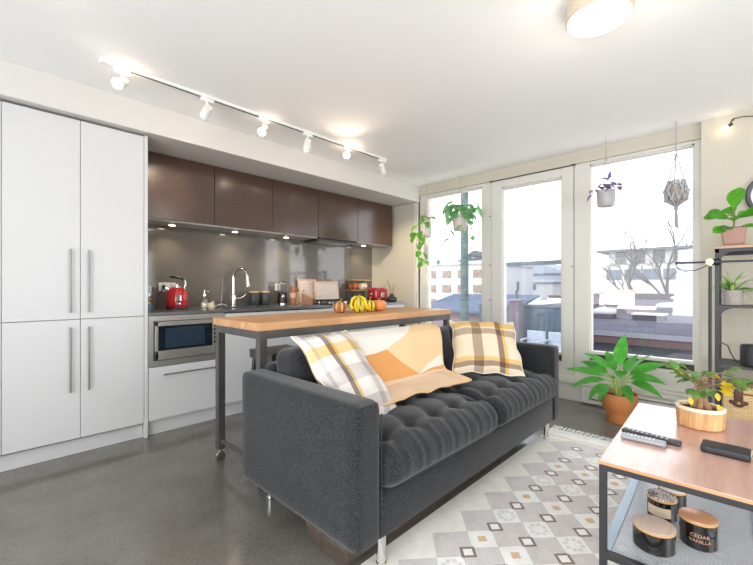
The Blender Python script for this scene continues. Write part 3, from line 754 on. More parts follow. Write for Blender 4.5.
t = thing('glass_carafe', 'small glass jar with blue base and cord beside the tall pantry panel', 'jar', (-3.62, 1.0, KZ))
obj('jar', B().lathe([(.03, .06), (.038, .09), (.036, .15), (.026, .19), (.026, .2), (.024, .2), (.024, .19), (.033, .15), (.035, .09), (.027, .062)], (-3.62, 1.0, KZ)), M_CLEAR, t)
obj('base', B().cyl((-3.62, 1.0, KZ), (-3.62, 1.0, KZ+.05), .036), mat('carafe_base', srgb(96, 112, 140), .3), t)
obj('collar', B().cyl((-3.62, 1.0, KZ+.05), (-3.62, 1.0, KZ+.064), .03), mat('brass', srgb(196, 160, 92), .3, .9), t)
tag(obj('power_cord', B().tube([(-3.60, 1.05, KZ+.005), (-3.66, 1.08, KZ+.03), (-3.74, 1.11, KZ+.09), (-3.785, 1.15, KZ+.15), (-3.796, 1.17, KZ+.19)], .005, 8).box((-3.797, 1.158, KZ+.175), (-3.772, 1.184, KZ+.205), .004), M_BLACK, origin=(-3.7, 1.1, KZ)), 'black power cord running from the white outlet down to the counter', 'cord')
t = thing('soap_dispenser', 'small clear glass soap bottle with pump beside the sink', 'bottle', (-3.56, 1.44, KZ))
c = (-3.56, 1.44, KZ)
obj('bottle', B().lathe([(0, .002), (.036, .002), (.037, .02), (.036, .075), (.02, .095), (.014, .1), (.014, .11), (0, .11)], c), M_CLEAR, t)
obj('soap', B().lathe([(0, .006), (.032, .006), (.032, .045), (0, .045)], c), mat('liquid_soap', srgb(232, 226, 206), .3), t)
obj('pump', B().cyl((c[0], c[1], KZ+.11), (c[0], c[1], KZ+.125), .015).cyl((c[0], c[1], KZ+.125), (c[0], c[1], KZ+.15), .005).tube([(c[0], c[1], KZ+.152), (c[0]+.02, c[1]+.02, KZ+.153), (c[0]+.028, c[1]+.03, KZ+.147)], .006), M_CHROME, t)
tag(obj('dish_brush', B().lathe([(0, 0), (.028, 0), (.03, .03), (.026, .045), (0, .047)], (-3.52, 1.515-.03, KZ), 20).tube([(-3.52, 1.49, KZ+.04), (-3.51, 1.5, KZ+.06)], .01), mat('brush_beige', srgb(226, 212, 176), .6), origin=(-3.52, 1.485, KZ)), 'little cream scrubbing brush beside the clear soap bottle', 'brush')
tag(obj('white_loop', B().tube([(-3.66, 1.58+.012*k, KZ+.006+.018*math.sin(PI*k/10)) for k in range(11)], .004, 8), M_WHITE, origin=(-3.66, 1.64, KZ)), 'thin white loop of cord on the rear of the counter left of the faucet', 'cord')
M_CAN = mat('canister_dark', srgb(56, 60, 62), .4); M_CANG = mat('canister_green', srgb(50, 60, 54), .4)
M_LIDW = wood('light_wood', srgb(222, 190, 148), srgb(190, 150, 108), 'X', 2, .5)
for y, m, lb in ((2.005, M_CAN, 'charcoal canister with wooden lid, nearer the faucet'), (2.132, M_CANG, 'dark green-black canister with wooden lid, farther from the faucet')):
    c = (-3.70, y, KZ); t = thing('canister', lb, 'canister', c, group='lidded canisters on the counter')
    obj('jar', B().lathe([(0, 0), (.05, 0), (.054, .006), (.054, .125), (.05, .13), (0, .13)], c), m, t)
    obj('lid', B().lathe([(0, .13), (.053, .13), (.054, .134), (.054, .143), (.05, .146), (0, .146)], c), M_LIDW, t)
c = (-3.70, 2.345, KZ); t = thing('coffee_grinder', 'black coffee grinder with chrome front and clear hopper', 'grinder', c)
obj('body', B().lathe([(0, .012), (.058, .012), (.058, .05), (.05, .10), (.054, .128), (0, .13)], c), M_BLACK, t)
obj('base', B().lathe([(0, 0), (.062, 0), (.062, .012), (0, .012)], c), M_CHROME, t)
obj('hopper', B().lathe([(.04, .13), (.05, .15), (.055, .235), (.03, .25), (.028, .25), (.052, .232), (.047, .15), (.037, .132)], c), M_CLEAR, t)
obj('badge', B().ball((c[0]+.052, c[1]-.018, KZ+.085), .02, (.35, 1, 1.2)), M_CHROME, t)
M_MILL = wood('mill_wood', srgb(172, 118, 78), srgb(128, 80, 50), 'Z', 2, .45)
c = (-3.585, 2.405, KZ); t = thing('pepper_mill', 'tall brown wooden pepper mill with pink and white band', 'mill', c)
obj('body', B().lathe([(0, 0), (.034, 0), (.034, .05), (.026, .09), (.03, .14), (0, .142)], c), M_MILL, t)
obj('head', B().lathe([(0, .143), (.032, .143), (.034, .18), (.03, .198), (0, .2)], c), M_MILL, t)
obj('band', B().lathe([(.0305, .085), (.031, .07), (.032, .12), (.0305, .125)], c), mat('pink_band', srgb(226, 176, 164), .5), t)
c = (-3.66, 2.505, KZ); t = thing('salt_mill', 'pale wooden salt mill right of the pepper mill', 'mill', c)
obj('body', B().lathe([(0, 0), (.024, 0), (.02, .07), (.022, .13), (0, .132)], c), M_LIDW, t); obj('head', B().lathe([(0, .133), (.023, .133), (.024, .165), (.015, .18), (0, .182)], c), M_MILL, t)
t = thing('wooden_block', 'wedge-shaped wooden block with slanted pale top on the counter', 'block', (-3.49, 2.53, KZ))
R_ = Matrix.Translation((-3.49, 2.53, KZ)) @ Matrix.Rotation(.75, 4, 'Z')
b = B().poly([(-.06, -.03, 0), (.065, -.03, 0), (.065, -.03, .06), (-.06, -.03, .13)], (0, .06, 0)); b.bm.transform(R_); obj('block_body', b, M_MILL, t)
b = B().poly([(-.066, -.033, .132), (-.060, -.033, .145), (.07, -.033, .072), (.066, -.033, .06)], (0, .066, 0)); b.bm.transform(R_); obj('slanted_top', b, M_LIDW, t)
# boards leaning on the backsplash
M_BOARD = wood('pale_board', srgb(226, 194, 166), srgb(198, 160, 128), 'Z', .8, .55)
def leaning(name, label, cat, y0, y1, h, x, th, m, m2=None, hole=False, tilt=.12):
    t = thing(name, label, cat, (x, (y0+y1)/2, KZ)); W = y1-y0
    R_ = Matrix.Translation((x, (y0+y1)/2, KZ)) @ Matrix.Rotation(-tilt, 4, 'Y')
    b = B().box((-th, -W/2, 0), (0, W/2, h), .004); b.bm.transform(R_); obj('board', b, m, t)
    if m2: b = B().box((-.002, -W/2+.022, .022), (.002, W/2-.022, h-.022), .001); b.bm.transform(R_); obj('inset_panel', b, m2, t)
    if hole: b = B().cyl((-.001, -W/2+.07, h*.5), (.0022, -W/2+.07, h*.5), .011); b.bm.transform(R_); obj('finger_hole', b, M_BLACK, t)
    return t
M_INSET = wood('inset_pale', srgb(236, 222, 212), srgb(214, 196, 186), 'Y', .6, .5)
leaning('cutting_board', 'tall pale wooden cutting board with black hole, leaning on the backsplash', 'board', 2.60, 2.87, .285, -3.745, .02, M_BOARD, M_INSET, True)
leaning('cutting_board', 'dark brown board showing only its top edge behind the framed tray', 'board', 2.90, 3.12, .285, -3.765, .012, M_MILL, tilt=.08)
leaning('serving_tray', 'pale wooden framed tray leaning on the backsplash behind the cooktop', 'tray', 2.785, 3.165, .265, -3.685, .02, M_BOARD, M_INSET)
# cooktop
t = thing('gas_cooktop', 'black gas cooktop with cast iron grates set in the counter', 'cooktop', (-3.42, 2.93, KZ))
obj('glass_plate', B().box((-3.64, 2.63, KZ), (-3.2, 3.2, KZ+.008), .002), M_BLACK, t)
b = B()
for y in (2.66, 2.80, 2.92, 3.04, 3.16): b.box((-3.62, y-.006, KZ+.03), (-3.24, y+.006, KZ+.044))
for x in (-3.61, -3.43, -3.25): b.box((x-.006, 2.66, KZ+.03), (x+.006, 3.17, KZ+.042)); b.box((x-.006, 2.66, KZ+.008), (x+.006, 2.672, KZ+.03)); b.box((x-.006, 3.155, KZ+.008), (x+.006, 3.167, KZ+.03))
obj('grate', b, M_BLACKM, t)
for x in (-3.53, -3.33):
    for y in (2.73, 3.10): obj('burner', B().cyl((x, y, KZ+.008), (x, y, KZ+.026), .045), M_STEEL, t)
for k in range(4): obj('knob', B().cyl((-3.225, 2.75+.1*k, KZ+.008), (-3.225, 2.75+.1*k, KZ+.03), .018), M_STEEL, t)
# tiered stand with two pumpkins
t = thing('tiered_stand', 'two-tier wooden stand with thin legs holding small pumpkins', 'stand', (-3.72, 3.53, KZ))
b = B()
for x in (-3.80, -3.68):
    for y in (3.38, 3.69): b.cyl((x, y, KZ), (x, y, KZ+.28), .004, n=8)
obj('leg_frame', b, M_BLACKM, t)
obj('lower_tray', B().box((-3.803, 3.36, KZ+.14), (-3.67, 3.71, KZ+.152), .002), M_LIDW, t); obj('upper_tray', B().box((-3.803, 3.36, KZ+.275), (-3.67, 3.71, KZ+.287), .002), M_LIDW, t)
def gourd(name, label, cat, c, r, h, ribs, mats, stem=None, pinch=.12, stem_h=.025, power=1.):
    root = thing(name, label, cat, c); n = ribs*6; t = bmesh.new(); L = 18; rings = []
    for j in range(L+1):
        f = j/L; a = PI*f; z = h*(.5-.5*math.cos(a)); base = r*math.sin(a)**.8
        dimple = -.09*h*math.exp(-((f-1)/.16)**2)
        rings.append([t.verts.new((base*(1-pinch*abs(math.cos(ribs*PI*k/n))**3)*math.cos(2*PI*k/n), base*(1-pinch*abs(math.cos(ribs*PI*k/n))**3)*math.sin(2*PI*k/n), z+dimple)) for k in range(n)])
    for A_, B_ in zip(rings, rings[1:]):
        for k in range(n):
            f = t.faces.new((A_[k], A_[(k+1) % n], B_[(k+1) % n], B_[k]))
    bmesh.ops.remove_doubles(t, verts=list(t.verts), dist=1e-5)
    bb = B(); bb._take(t, 0, True)
    for p in bb.bm.faces:
        v = p.calc_center_median(); k = int((math.atan2(v.y, v.x) % (2*PI))/(2*PI)*n)
        p.material_index = 1 if len(mats) > 1 and k % 6 in (2, 3) else 0
    o = obj('flesh', bb, mats, root, local=True)
    obj('stem', B().tube([(0, 0, h*.86), (.004, 0, h*.95+stem_h*.5), (.014, .004, h*.95+stem_h)], r*.13, 8, r_end=r*.09), stem or mat('gourd_stem', srgb(150, 134, 84), .8), root, local=True)
    return root
M_OR = mat('pumpkin_orange', srgb(232, 142, 78), .45, var=.1, vscale=20); M_ORD = mat('pumpkin_dark', srgb(190, 96, 44), .5); M_PALE = mat('pumpkin_white', srgb(238, 226, 206), .5); M_PALE2 = mat('pumpkin_white2', srgb(222, 204, 176), .5)
gourd('pumpkin', 'small orange-brown ribbed pumpkin on the lower tier of the stand', 'pumpkin', (-3.735, 3.445, KZ+.153), .07, .098, 10, [M_ORD, M_OR], stem_h=.008)
gourd('pumpkin', 'small cream white pumpkin on the lower tier of the stand', 'pumpkin', (-3.735, 3.605, KZ+.153), .07, .098, 10, [M_PALE, M_PALE2], stem_h=.008)
# toaster
t = thing('toaster', 'red enamel toaster with silver badge at the far end of the counter', 'toaster', (-3.50, 3.65, KZ))
R_ = Matrix.Translation((-3.50, 3.655, KZ)) @ Matrix.Rotation(.12, 4, 'Z')
M_RED2 = mat('red_toaster', srgb(164, 22, 36), .2, coat=.5)
b = rbox((.17, .26, .165), .04, (12, 14, 12)); b.bm.transform(R_ @ Matrix.Translation((0, 0, .0955))); obj('body', b, M_RED2, t)
b = B().box((-.08, -.125, 0), (.08, .125, .018), .003); b.bm.transform(R_); obj('base', b, M_BLACK, t)
b = B().box((.082, -.03, .06), (.092, .03, .12), .004); b.bm.transform(R_); obj('badge', b, M_CHROME, t)
b = B().box((-.035, -.10, .174), (-.01, .10, .1795)).box((.012, -.10, .174), (.037, .10, .1795)); b.bm.transform(R_); obj('slots', b, M_BLACK, t)
b = B().box((-.012, -.142, .09), (.012, -.13, .115), .004); b.bm.transform(R_); obj('lever', b, M_CHROME, t)
# dark vase with dry twigs
c = (-3.28, 3.69, KZ); t = thing('twig_vase', 'squat dark vase of wispy dried twigs at the counter end', 'vase', c)
obj('vase', B().lathe([(0, 0), (.058, 0), (.072, .022), (.064, .056), (.028, .075), (.025, .094), (.034, .102), (.029, .102), (.021, .09), (0, .088)], c), mat('vase_dark', srgb(48, 46, 46), .4), t)
b = B(); b2 = B()
for k in range(9):
    a = rnd.uniform(0, 6.3); r = rnd.uniform(.07, .17); h = rnd.uniform(.1, .22)
    pts = [Vector((c[0], c[1], KZ+.08)), Vector((c[0]+r*.4*math.cos(a), c[1]+r*.4*math.sin(a), KZ+.08+h)), Vector((c[0]+r*math.cos(a), c[1]+r*math.sin(a), KZ+.09+h*.6))]
    b.tube(pts, .0018, 5); b2.ball(pts[-1], .006, n=6)
obj('twigs', b, mat('twig_brown', srgb(150, 128, 108), .8), t); obj('buds', b2, mat('bud_grey', srgb(172, 150, 140), .8), t)

# ------------------------------------------------------------------ gourds on the bar table
M_TAN = mat('gourd_tan', srgb(150, 108, 66), .5, var=.25, vscale=30); M_TANO = mat('gourd_tan_orange', srgb(226, 158, 84), .5)
M_YEL = mat('gourd_yellow', srgb(232, 200, 44), .4, var=.08, vscale=30); M_GRN = mat('gourd_green', srgb(84, 104, 40), .45, var=.2, vscale=30)
GZ = TZ+.0005
gourd('squash', 'tan brown squash with orange streaks, leftmost of the gourds on the bar table', 'gourd', (-2.20, 1.895, GZ), .054, .088, 7, [M_TAN, M_TANO])
g = gourd('striped_gourd', 'large yellow and green winged gourd between the tan squash and the round one', 'gourd', (-2.13, 2.015, GZ), .055, .115, 6, [M_YEL, M_GRN], pinch=.3)
b = B()
for k in range(6):
    a = k*PI/3+.3; R2 = .058
    b.tube([(.02*math.cos(a), .02*math.sin(a), .12), (R2*.9*math.cos(a), R2*.9*math.sin(a), .105), (R2*1.15*math.cos(a), R2*1.15*math.sin(a), .06), (R2*1.15*math.cos(a+.35), R2*1.15*math.sin(a+.35), .03)], .010, 8, k % 2, r_end=.012)
obj('wings', b, [M_YEL, mat('gourd_yellowgreen', srgb(196, 184, 60), .45, var=.2, vscale=40)], g, local=True)
gourd('striped_gourd', 'rounder yellow gourd with green stripes next to the orange pumpkin', 'gourd', (-2.13, 2.135, GZ), .048, .098, 8, [M_YEL, M_GRN], pinch=.1)
gourd('pumpkin', 'small smooth orange pumpkin, rightmost on the bar table', 'pumpkin', (-2.16, 2.272, GZ), .064, .096, 9, [M_OR], pinch=.08, stem_h=.012)

# ------------------------------------------------------------------ things on the coffee table
M_REM = mat('remote_silver', srgb(150, 152, 156), .4, .2); M_REMD = mat('remote_dark', srgb(52, 52, 56), .45); M_BTN = mat('remote_button', srgb(206, 206, 210), .5)
def remote(label, p, q, wd, m, nb):
    p, q = Vector(p), Vector(q); d = q-p; L = d.length; t = thing('remote_control', label, 'remote', ((p+q)/2).to_tuple(), math.atan2(d.y, d.x), group='remotes on the coffee table')
    obj('body', B().box((-L/2, -wd/2, 0), (L/2, wd/2, .017), .006, seg=3), m, t, local=True)
    for k in range(nb):
        for j in (-1, 0, 1):
            if (k+j) % 5 != 4: obj('button', B().box((-L/2+.02+k*(L-.05)/nb, j*wd*.27-.003, .0168), (-L/2+.026+k*(L-.05)/nb, j*wd*.27+.003, .0188), .001), M_BTN, t, local=True)
    return t
remote('dark remote control lying behind the silver one on the coffee table', (-.372, 1.862, .5005), (-.178, 1.838, .5005), .036, M_REMD, 9)
remote('silver grey remote control at the front on the coffee table', (-.362, 1.788, .5005), (-.218, 1.792, .5005), .040, M_REM, 8)
t = thing('glasses_case', 'black rectangular case with strap lying on the coffee table', 'case', (-.055, 1.868, .5005), -.03)
b = rbox((.135, .085, .026), .007, (14, 10, 6)); b.bm.transform(Matrix.Translation((0, 0, .0135))); obj('case_body', b, mat('black_leather', srgb(36, 37, 42), .5, bump=.2, bscale=260), t, local=True)
obj('end_seam', B().box((.062, -.034, .003), (.0685, .034, .024), .002), mat('seam_tan', srgb(206, 188, 150), .7), t, local=True)
obj('strap', B().box((.068, -.014, .012), (.11, .006, .017), .002), M_BLACK, t, local=True)
# planter with a bonsai ficus
c = (-.146, 2.165, .5005)
M_SLAT = wood('planter_wood', srgb(226, 184, 132), srgb(172, 118, 72), 'Z', 1.4, .55, bump=.2)
t = thing('bonsai_plant', 'small ginseng ficus with yellowing leaves in a wooden bowl on the coffee table', 'plant', c)
obj('planter', B().lathe([(0, 0), (.074, 0), (.08, .006), (.084, .084), (.08, .088), (.072, .085), (.07, .075), (0, .074)], c, 48), M_SLAT, t)
obj('planter_rim', B().lathe([(.0845, .076), (.085, .087), (.079, .09), (.0715, .087), (.072, .08)], c, 48), mat('rim_pale', srgb(236, 222, 196), .6), t)
obj('soil', B().lathe([(.0705, .074), (.05, .078), (0, .08)], c), M_SOIL, t)
M_TRUNK = mat('ficus_trunk', srgb(150, 112, 80), .75, var=.15, vscale=40, bump=.4, bscale=120)
b = B()
x, y, z = c
for pts, r0, r1 in (([(x-.018, y, z+.07), (x-.018, y, z+.10), (x-.010, y, z+.125), (x, y, z+.155), (x-.002, y, z+.175)], .017, .008), ([(x+.03, y-.008, z+.07), (x+.022, y-.005, z+.095), (x+.008, y, z+.122), (x+.002, y, z+.15)], .015, .010), ([(x+.0, y-.02, z+.07), (x+.002, y-.012, z+.10), (x, y, z+.135)], .012, .010)): b.tube(pts, r0, 14, r_end=r1)
obj('trunk', b, M_TRUNK, t)
b = B(); lf = B(); ly = B(); r = random.Random(12)
for k in range(16):
    a = k*2.4; el = r.uniform(-.05, .75); L = r.uniform(.07, .15)
    d = Vector((math.cos(a)*math.cos(el), math.sin(a)*math.cos(el), math.sin(el))); o = Vector((x, y, z+.158+.03*(k % 3)/2)); e = o+d*L
    b.tube([o, o+d*L*.5+Vector((0, 0, .012)), e], .0026, 6, r_end=.0014)
    for j in range(4):
        dd = (d+Vector((r.uniform(-.8, .8), r.uniform(-.8, .8), r.uniform(-.5, .5)))).normalized()
        yl = (k+j) % 13 == 0
        (ly if yl else lf).leaf(o+d*L*(.55+.15*j), dd, r.uniform(.045, .065), r.uniform(.028, .036), .45, r.uniform(-.6, .6), .2, tip=.75, n=6)
for q in ((.055, -.03, .16), (-.03, -.05, .13), (.06, -.02, .11)): ly.leaf((x+q[0], y+q[1], z+q[2]), (.2, -.3, -1), .035, .022, 0, n=5)
obj('branches', b, M_TRUNK, t); obj('leaves', lf, leafmat('ficus_leaf', srgb(112, 156, 78), .4), t); obj('yellow_leaves', ly, M_LEAFY, t)
# candles on the mesh shelf
M_JAR = mat('candle_jar_black', srgb(22, 19, 18), .05, spec=.7, coat=.5)
M_LIDS = [wood('candle_lid_grey', srgb(206, 190, 176), srgb(176, 158, 144), 'Y', 1.2, .5), mat('candle_lid_copper', srgb(222, 168, 130), .3, .35), None, mat('candle_lid_white', srgb(224, 220, 214), .4)]
def mandala():
    m = bpy.data.materials.new('patterned_lid'); m.use_nodes = True; tt = NT(m)
    v = tt.new('ShaderNodeTexVoronoi'); tt.link(tt.coord('Object', (95, 95, 1)), v.inputs['Vector']); v.inputs['Scale'].default_value = 1; v.feature = 'DISTANCE_TO_EDGE'
    tt.link(tt.ramp(v.outputs['Distance'], [(0, srgb(88, 82, 78)), (.12, srgb(226, 220, 212))], 'CONSTANT'), tt.b.inputs['Base Color']); tt.b.inputs['Roughness'].default_value = .5; return m
M_LIDS[2] = mandala(); M_LWOOD = mat('lid_rim_wood', srgb(206, 164, 112), .5)
SH = SZ+.0005
cl = [((-.236, 1.648, SH), .062, .078, 0, 'wide black candle with grey wood lid, front left on the mesh shelf'), ((-.125, 1.775, SH), .053, .098, 1, 'tall black candle with copper lid and lettering on the mesh shelf'),
      ((-.243, 1.885, SH), .049, .085, 2, 'black candle with patterned lid and cream label on the mesh shelf'), ((-.222, 1.985, SH), .047, .085, 3, 'black candle with plain white lid, rearmost on the mesh shelf')]
for c, r, h, k, lb in cl:
    t = thing('jar_candle', lb, 'candle', c, group='candles on the mesh shelf')
    obj('jar', B().lathe([(0, 0), (r-.004, 0), (r, .004), (r, h-.014), (r-.002, h-.012), (0, h-.012)], c, 40), M_JAR, t)
    obj('lid_rim', B().lathe([(0, h-.011), (r+.001, h-.011), (r+.002, h-.009), (r+.002, h-.002), (0, h-.002)], c, 40), M_LWOOD, t)
    obj('lid', B().lathe([(0, h-.0015), (r+.0015, h-.0015), (r+.001, h), (r-.003, h+.002), (0, h+.002)], c, 40), M_LIDS[k], t)
    A = math.atan2(-c[1], -c[0])
    if k == 2:
        b = B(); b.grid(lambda i, j: Vector((c[0]+(r+.0008)*math.cos(A-.25+(i-.5)*1.7), c[1]+(r+.0008)*math.sin(A-.25+(i-.5)*1.7), c[2]+.018+j*.036)), 16, 1); obj('paper_label', b, mat('label_cream', srgb(226, 208, 178), .7), t)
    if k == 1:
        for txt, zz_, sz in (('CEDAR', .046, .017), ('VANILLA', .029, .0155)):
            cu = bpy.data.curves.new('t', 'FONT'); cu.body = txt; cu.size = sz; cu.align_x = 'CENTER'; cu.resolution_u = 3
            to = bpy.data.objects.new('t', cu); COL.objects.link(to)
            me = bpy.data.meshes.new_from_object(to.evaluated_get(bpy.context.evaluated_depsgraph_get())); bpy.data.objects.remove(to)
            bb = B(); bb.bm.from_mesh(me)
            for v in bb.bm.verts:
                a = A+.1+v.co.x/r; v.co = Vector((c[0]+(r+.0007)*math.cos(a), c[1]+(r+.0007)*math.sin(a), c[2]+zz_+v.co.y))
            obj('lettering', bb, mat('rose_gold', srgb(226, 170, 140), .4, .3), t)

# ------------------------------------------------------------------ floor plant
c = (-.755, 3.64, 0); t = thing('potted_plant', 'leafy green houseplant in a terracotta pot on the floor under the window', 'plant', c)
obj('pot', B().lathe([(0, .002), (.088, .002), (.093, .008), (.093, .074), (.098, .084), (.116, .112), (.13, .165), (.134, .222), (.134, .238), (.127, .238), (.123, .205), (0, .2)], c, 44), M_CLAY, t)
obj('soil', B().lathe([(.124, .204), (.06, .212), (0, .214)], c), M_SOIL, t)
lf = B(); st = B(); r = random.Random(5)
V = [(.12, -.1, 1.0, .27, .135, .20, .12), (-.95, -.25, .30, .30, .085, .14, .25), (-.8, -.5, .1, .28, .08, .12, .45), (.9, .1, .75, .26, .085, .16, .35), (.85, -.35, .45, .28, .08, .14, .5), (.8, -.2, .15, .24, .075, .12, .6),
     (-.4, .6, .8, .24, .08, .15, .3), (.3, .7, .9, .22, .08, .15, .3), (-.6, -.7, -.05, .22, .07, .10, .8), (-.35, -.8, -.1, .20, .065, .1, .8), (.45, -.8, .1, .22, .07, .1, .7), (-.9, .3, .55, .26, .08, .14, .35),
     (.2, -.6, .6, .2, .085, .13, .4), (-.2, -.7, .5, .2, .085, .12, .4), (.6, .5, .5, .24, .075, .14, .4), (-.75, 0, .75, .22, .08, .18, .4), (.7, -.05, 1.0, .24, .09, .16, .3)]
for dx, dy, dz, L, W, sl, dr in V:
    d = Vector((dx, dy, dz)).normalized(); o = Vector((c[0]+dx*.02, c[1]+dy*.02, .21)); s1 = o+Vector((dx*.03, dy*.03, sl)); s2 = s1+d*.05
    st.tube([o, (o+s1)/2+Vector((dx*.004, dy*.004, 0)), s1, s2], .0055, 7, r_end=.003); lf.leaf(s2, d, L, W, dr, r.uniform(-.2, .2)+(.75*dx if abs(dx) > .3 else 0), .18, tip=.9, n=10, wide=.4)
obj('leaves', lf, leafmat('lily_leaf', srgb(92, 176, 70), .4), t); obj('stems', st, mat('stem_light', srgb(156, 182, 92), .6), t)

# ------------------------------------------------------------------ shelf unit
UX0, UX1, UY0, UY1 = -.157, .843, 3.46, 3.82
t = thing('shelf_unit', 'tall black metal open shelf unit with curved brackets and wooden top against the wall', 'shelf', ((UX0+UX1)/2, 3.64, 0))
p = .022
for x in (UX0, UX1-p):
    for y in (UY0, UY1-p): obj('post', B().box((x, y, 0), (x+p, y+p, 1.355), .001), M_BLACKM, t)
obj('top_board', B().box((UX0-.004, UY0-.004, 1.357), (UX1+.004, UY1+.004, 1.373), .002), wood('shelf_top_wood', srgb(196, 164, 138), srgb(160, 128, 104), 'X', 1, .5), t)
obj('top_rail', B().box((UX0, UY0, 1.336), (UX1, UY0+.02, 1.357)).box((UX0, UY1-.02, 1.33), (UX1, UY1, 1.357)).box((UX0, UY0, 1.33), (UX0+.02, UY1, 1.357)).box((UX1-.02, UY0, 1.33), (UX1, UY1, 1.357)), M_BLACKM, t)
M_SHELFB = mat('shelf_board_black', srgb(62, 61, 62), .5)
for z in (.975, .575, .175): obj('shelf_board', B().box((UX0+.002, UY0+.002, z-.014), (UX1-.002, UY1-.002, z), .002), M_SHELFB, t)
for z in (1.336, .961, .561):
    for sx, x in ((1, UX0+p), (-1, UX1-p)):
        pts = [(x, UY0+.004, z), (x+sx*.07, UY0+.004, z)]+[(x+sx*(.07-.063*math.sin(a*PI/16)), UY0+.004, z-.004-.066*(1-math.cos(a*PI/16))) for a in range(1, 9)]+[(x, UY0+.004, z-.072)]
        obj('corner_bracket', B().poly(pts, (0, .006, 0)), M_BLACKM, t)
# fiddle-leaf plant on top
c = (-.066, 3.60, 1.3735); t = thing('potted_plant', 'fiddle-leaf plant in a square dusty pink pot on top of the black shelf', 'plant', c)
M_PINK = mat('dusty_pink', srgb(166, 128, 114), .6)
def sqpot(b, z0, z1, a0, a1, M):
    bm_ = bmesh.new(); V0 = [bm_.verts.new((sx*a0, sy*a0, z0)) for sx, sy in ((-1, -1), (1, -1), (1, 1), (-1, 1))]; V1 = [bm_.verts.new((sx*a1, sy*a1, z1)) for sx, sy in ((-1, -1), (1, -1), (1, 1), (-1, 1))]
    bm_.faces.new(V0[::-1]); bm_.faces.new(V1)
    for i in range(4): bm_.faces.new((V0[i], V0[(i+1) % 4], V1[(i+1) % 4], V1[i]))
    bmesh.ops.bevel(bm_, geom=list(bm_.edges), offset=.008, segments=3, affect='EDGES'); bm_.transform(M); b._take(bm_, 0, True)
b = B(); sqpot(b, .012, .128, .052, .068, Matrix.Translation(c)); obj('pot', b, M_PINK, t)
obj('soil', B().box((c[0]-.058, c[1]-.058, c[2]+.12), (c[0]+.058, c[1]+.058, c[2]+.132), .004), M_SOIL, t)
obj('saucer', B().box((c[0]-.064, c[1]-.064, c[2]), (c[0]+.064, c[1]+.064, c[2]+.013), .004), M_PINK, t)
lf = B(); st = B(); x, y, z = c
st.tube([(x, y, z+.12), (x+.004, y, z+.2), (x, y, z+.27)], .006, 8)
for dx, dy, dz, L, W, h in ((-1, -.1, .2, .15, .07, .235), (.15, -.35, 1, .17, .15, .25), (-.75, -.5, .5, .16, .13, .20), (.8, -.35, .45, .18, .11, .20), (.2, -.8, .3, .16, .13, .19), (-.6, -.6, -.1, .14, .08, .16), (.7, .1, .25, .10, .045, .14), (-.2, .6, .7, .13, .09, .22), (.5, .5, .5, .13, .08, .2), (-.3, -.8, .05, .11, .08, .15)):
    d = Vector((dx, dy, dz)).normalized(); o = Vector((x, y, z+h-.02)); st.tube([o, o+d*.035], .003, 6); lf.leaf(o+d*.03, d, L*.88, W*.9, .25, (1.0 if dx > 0 else -1.0)*(.3+.8*abs(dx)), .14, tip=.6, n=9, wide=.62)
obj('leaves', lf, leafmat('fiddle_leaf', srgb(88, 166, 46), .42), t); obj('stem', st, M_STEM, t)
# spider plant
c = (-.072, 3.60, .9755); t = thing('potted_plant', 'variegated spider plant in a ribbed grey pot on the second shelf', 'plant', c)
pr = [(0, 0), (.05, 0), (.055, .004)]+[(.0555 if k % 2 else .0525, .01+k*.006) for k in range(15)]+[(.056, .102), (.052, .104), (.05, .09), (0, .088)]
obj('pot', B().lathe(pr, c, 36), mat('ribbed_grey', srgb(166, 160, 152), .5), t); obj('soil', B().cyl((c[0], c[1], c[2]+.085), (c[0], c[1], c[2]+.091), .05), M_SOIL, t)
lf = B(); l2 = B(); r = random.Random(9)
for k in range(48):
    a = k*2.399; el = r.uniform(.45, 1.3); d = Vector((math.cos(a)*math.cos(el)*.9+.12, -abs(math.sin(a))*math.cos(el)*.25+.10, math.sin(el)))
    (lf if k % 3 else l2).leaf((c[0]+.02*math.cos(a), c[1]-.01+.02*math.sin(a), c[2]+.09), d, r.uniform(.10, .18), .016, r.uniform(.8, 2.2), 0, .3, n=10, tip=.5, wide=.4)
obj('leaves', lf, M_LEAF2, t); obj('pale_leaves', l2, leafmat('leaf_pale', srgb(206, 218, 158), .4), t)
# speaker
c = (.03, 3.60, .5755); t = thing('smart_speaker', 'black cylindrical speaker with cord on the third shelf', 'speaker', c)
obj('body', B().lathe([(0, 0), (.06, 0), (.066, .006), (.066, .128), (.06, .136), (0, .137)], c, 36), mat('speaker_cloth', srgb(44, 44, 47), .6, .1), t)
obj('top_ring', B().lathe([(.05, .137), (.056, .1385), (.05, .139), (0, .139)], c), M_BLACKM, t)
obj('cord', B().tube([(c[0]-.06, c[1], c[2]+.012), (c[0]-.085, c[1]-.01, c[2]+.02), (c[0]-.11, c[1]-.01, c[2]+.07), (c[0]-.125, c[1]-.01, c[2]+.12), (c[0]-.16, c[1]+.02, c[2]+.135), (c[0]-.19, c[1]+.12, c[2]+.12)], .0035, 8), M_BLACK, t)
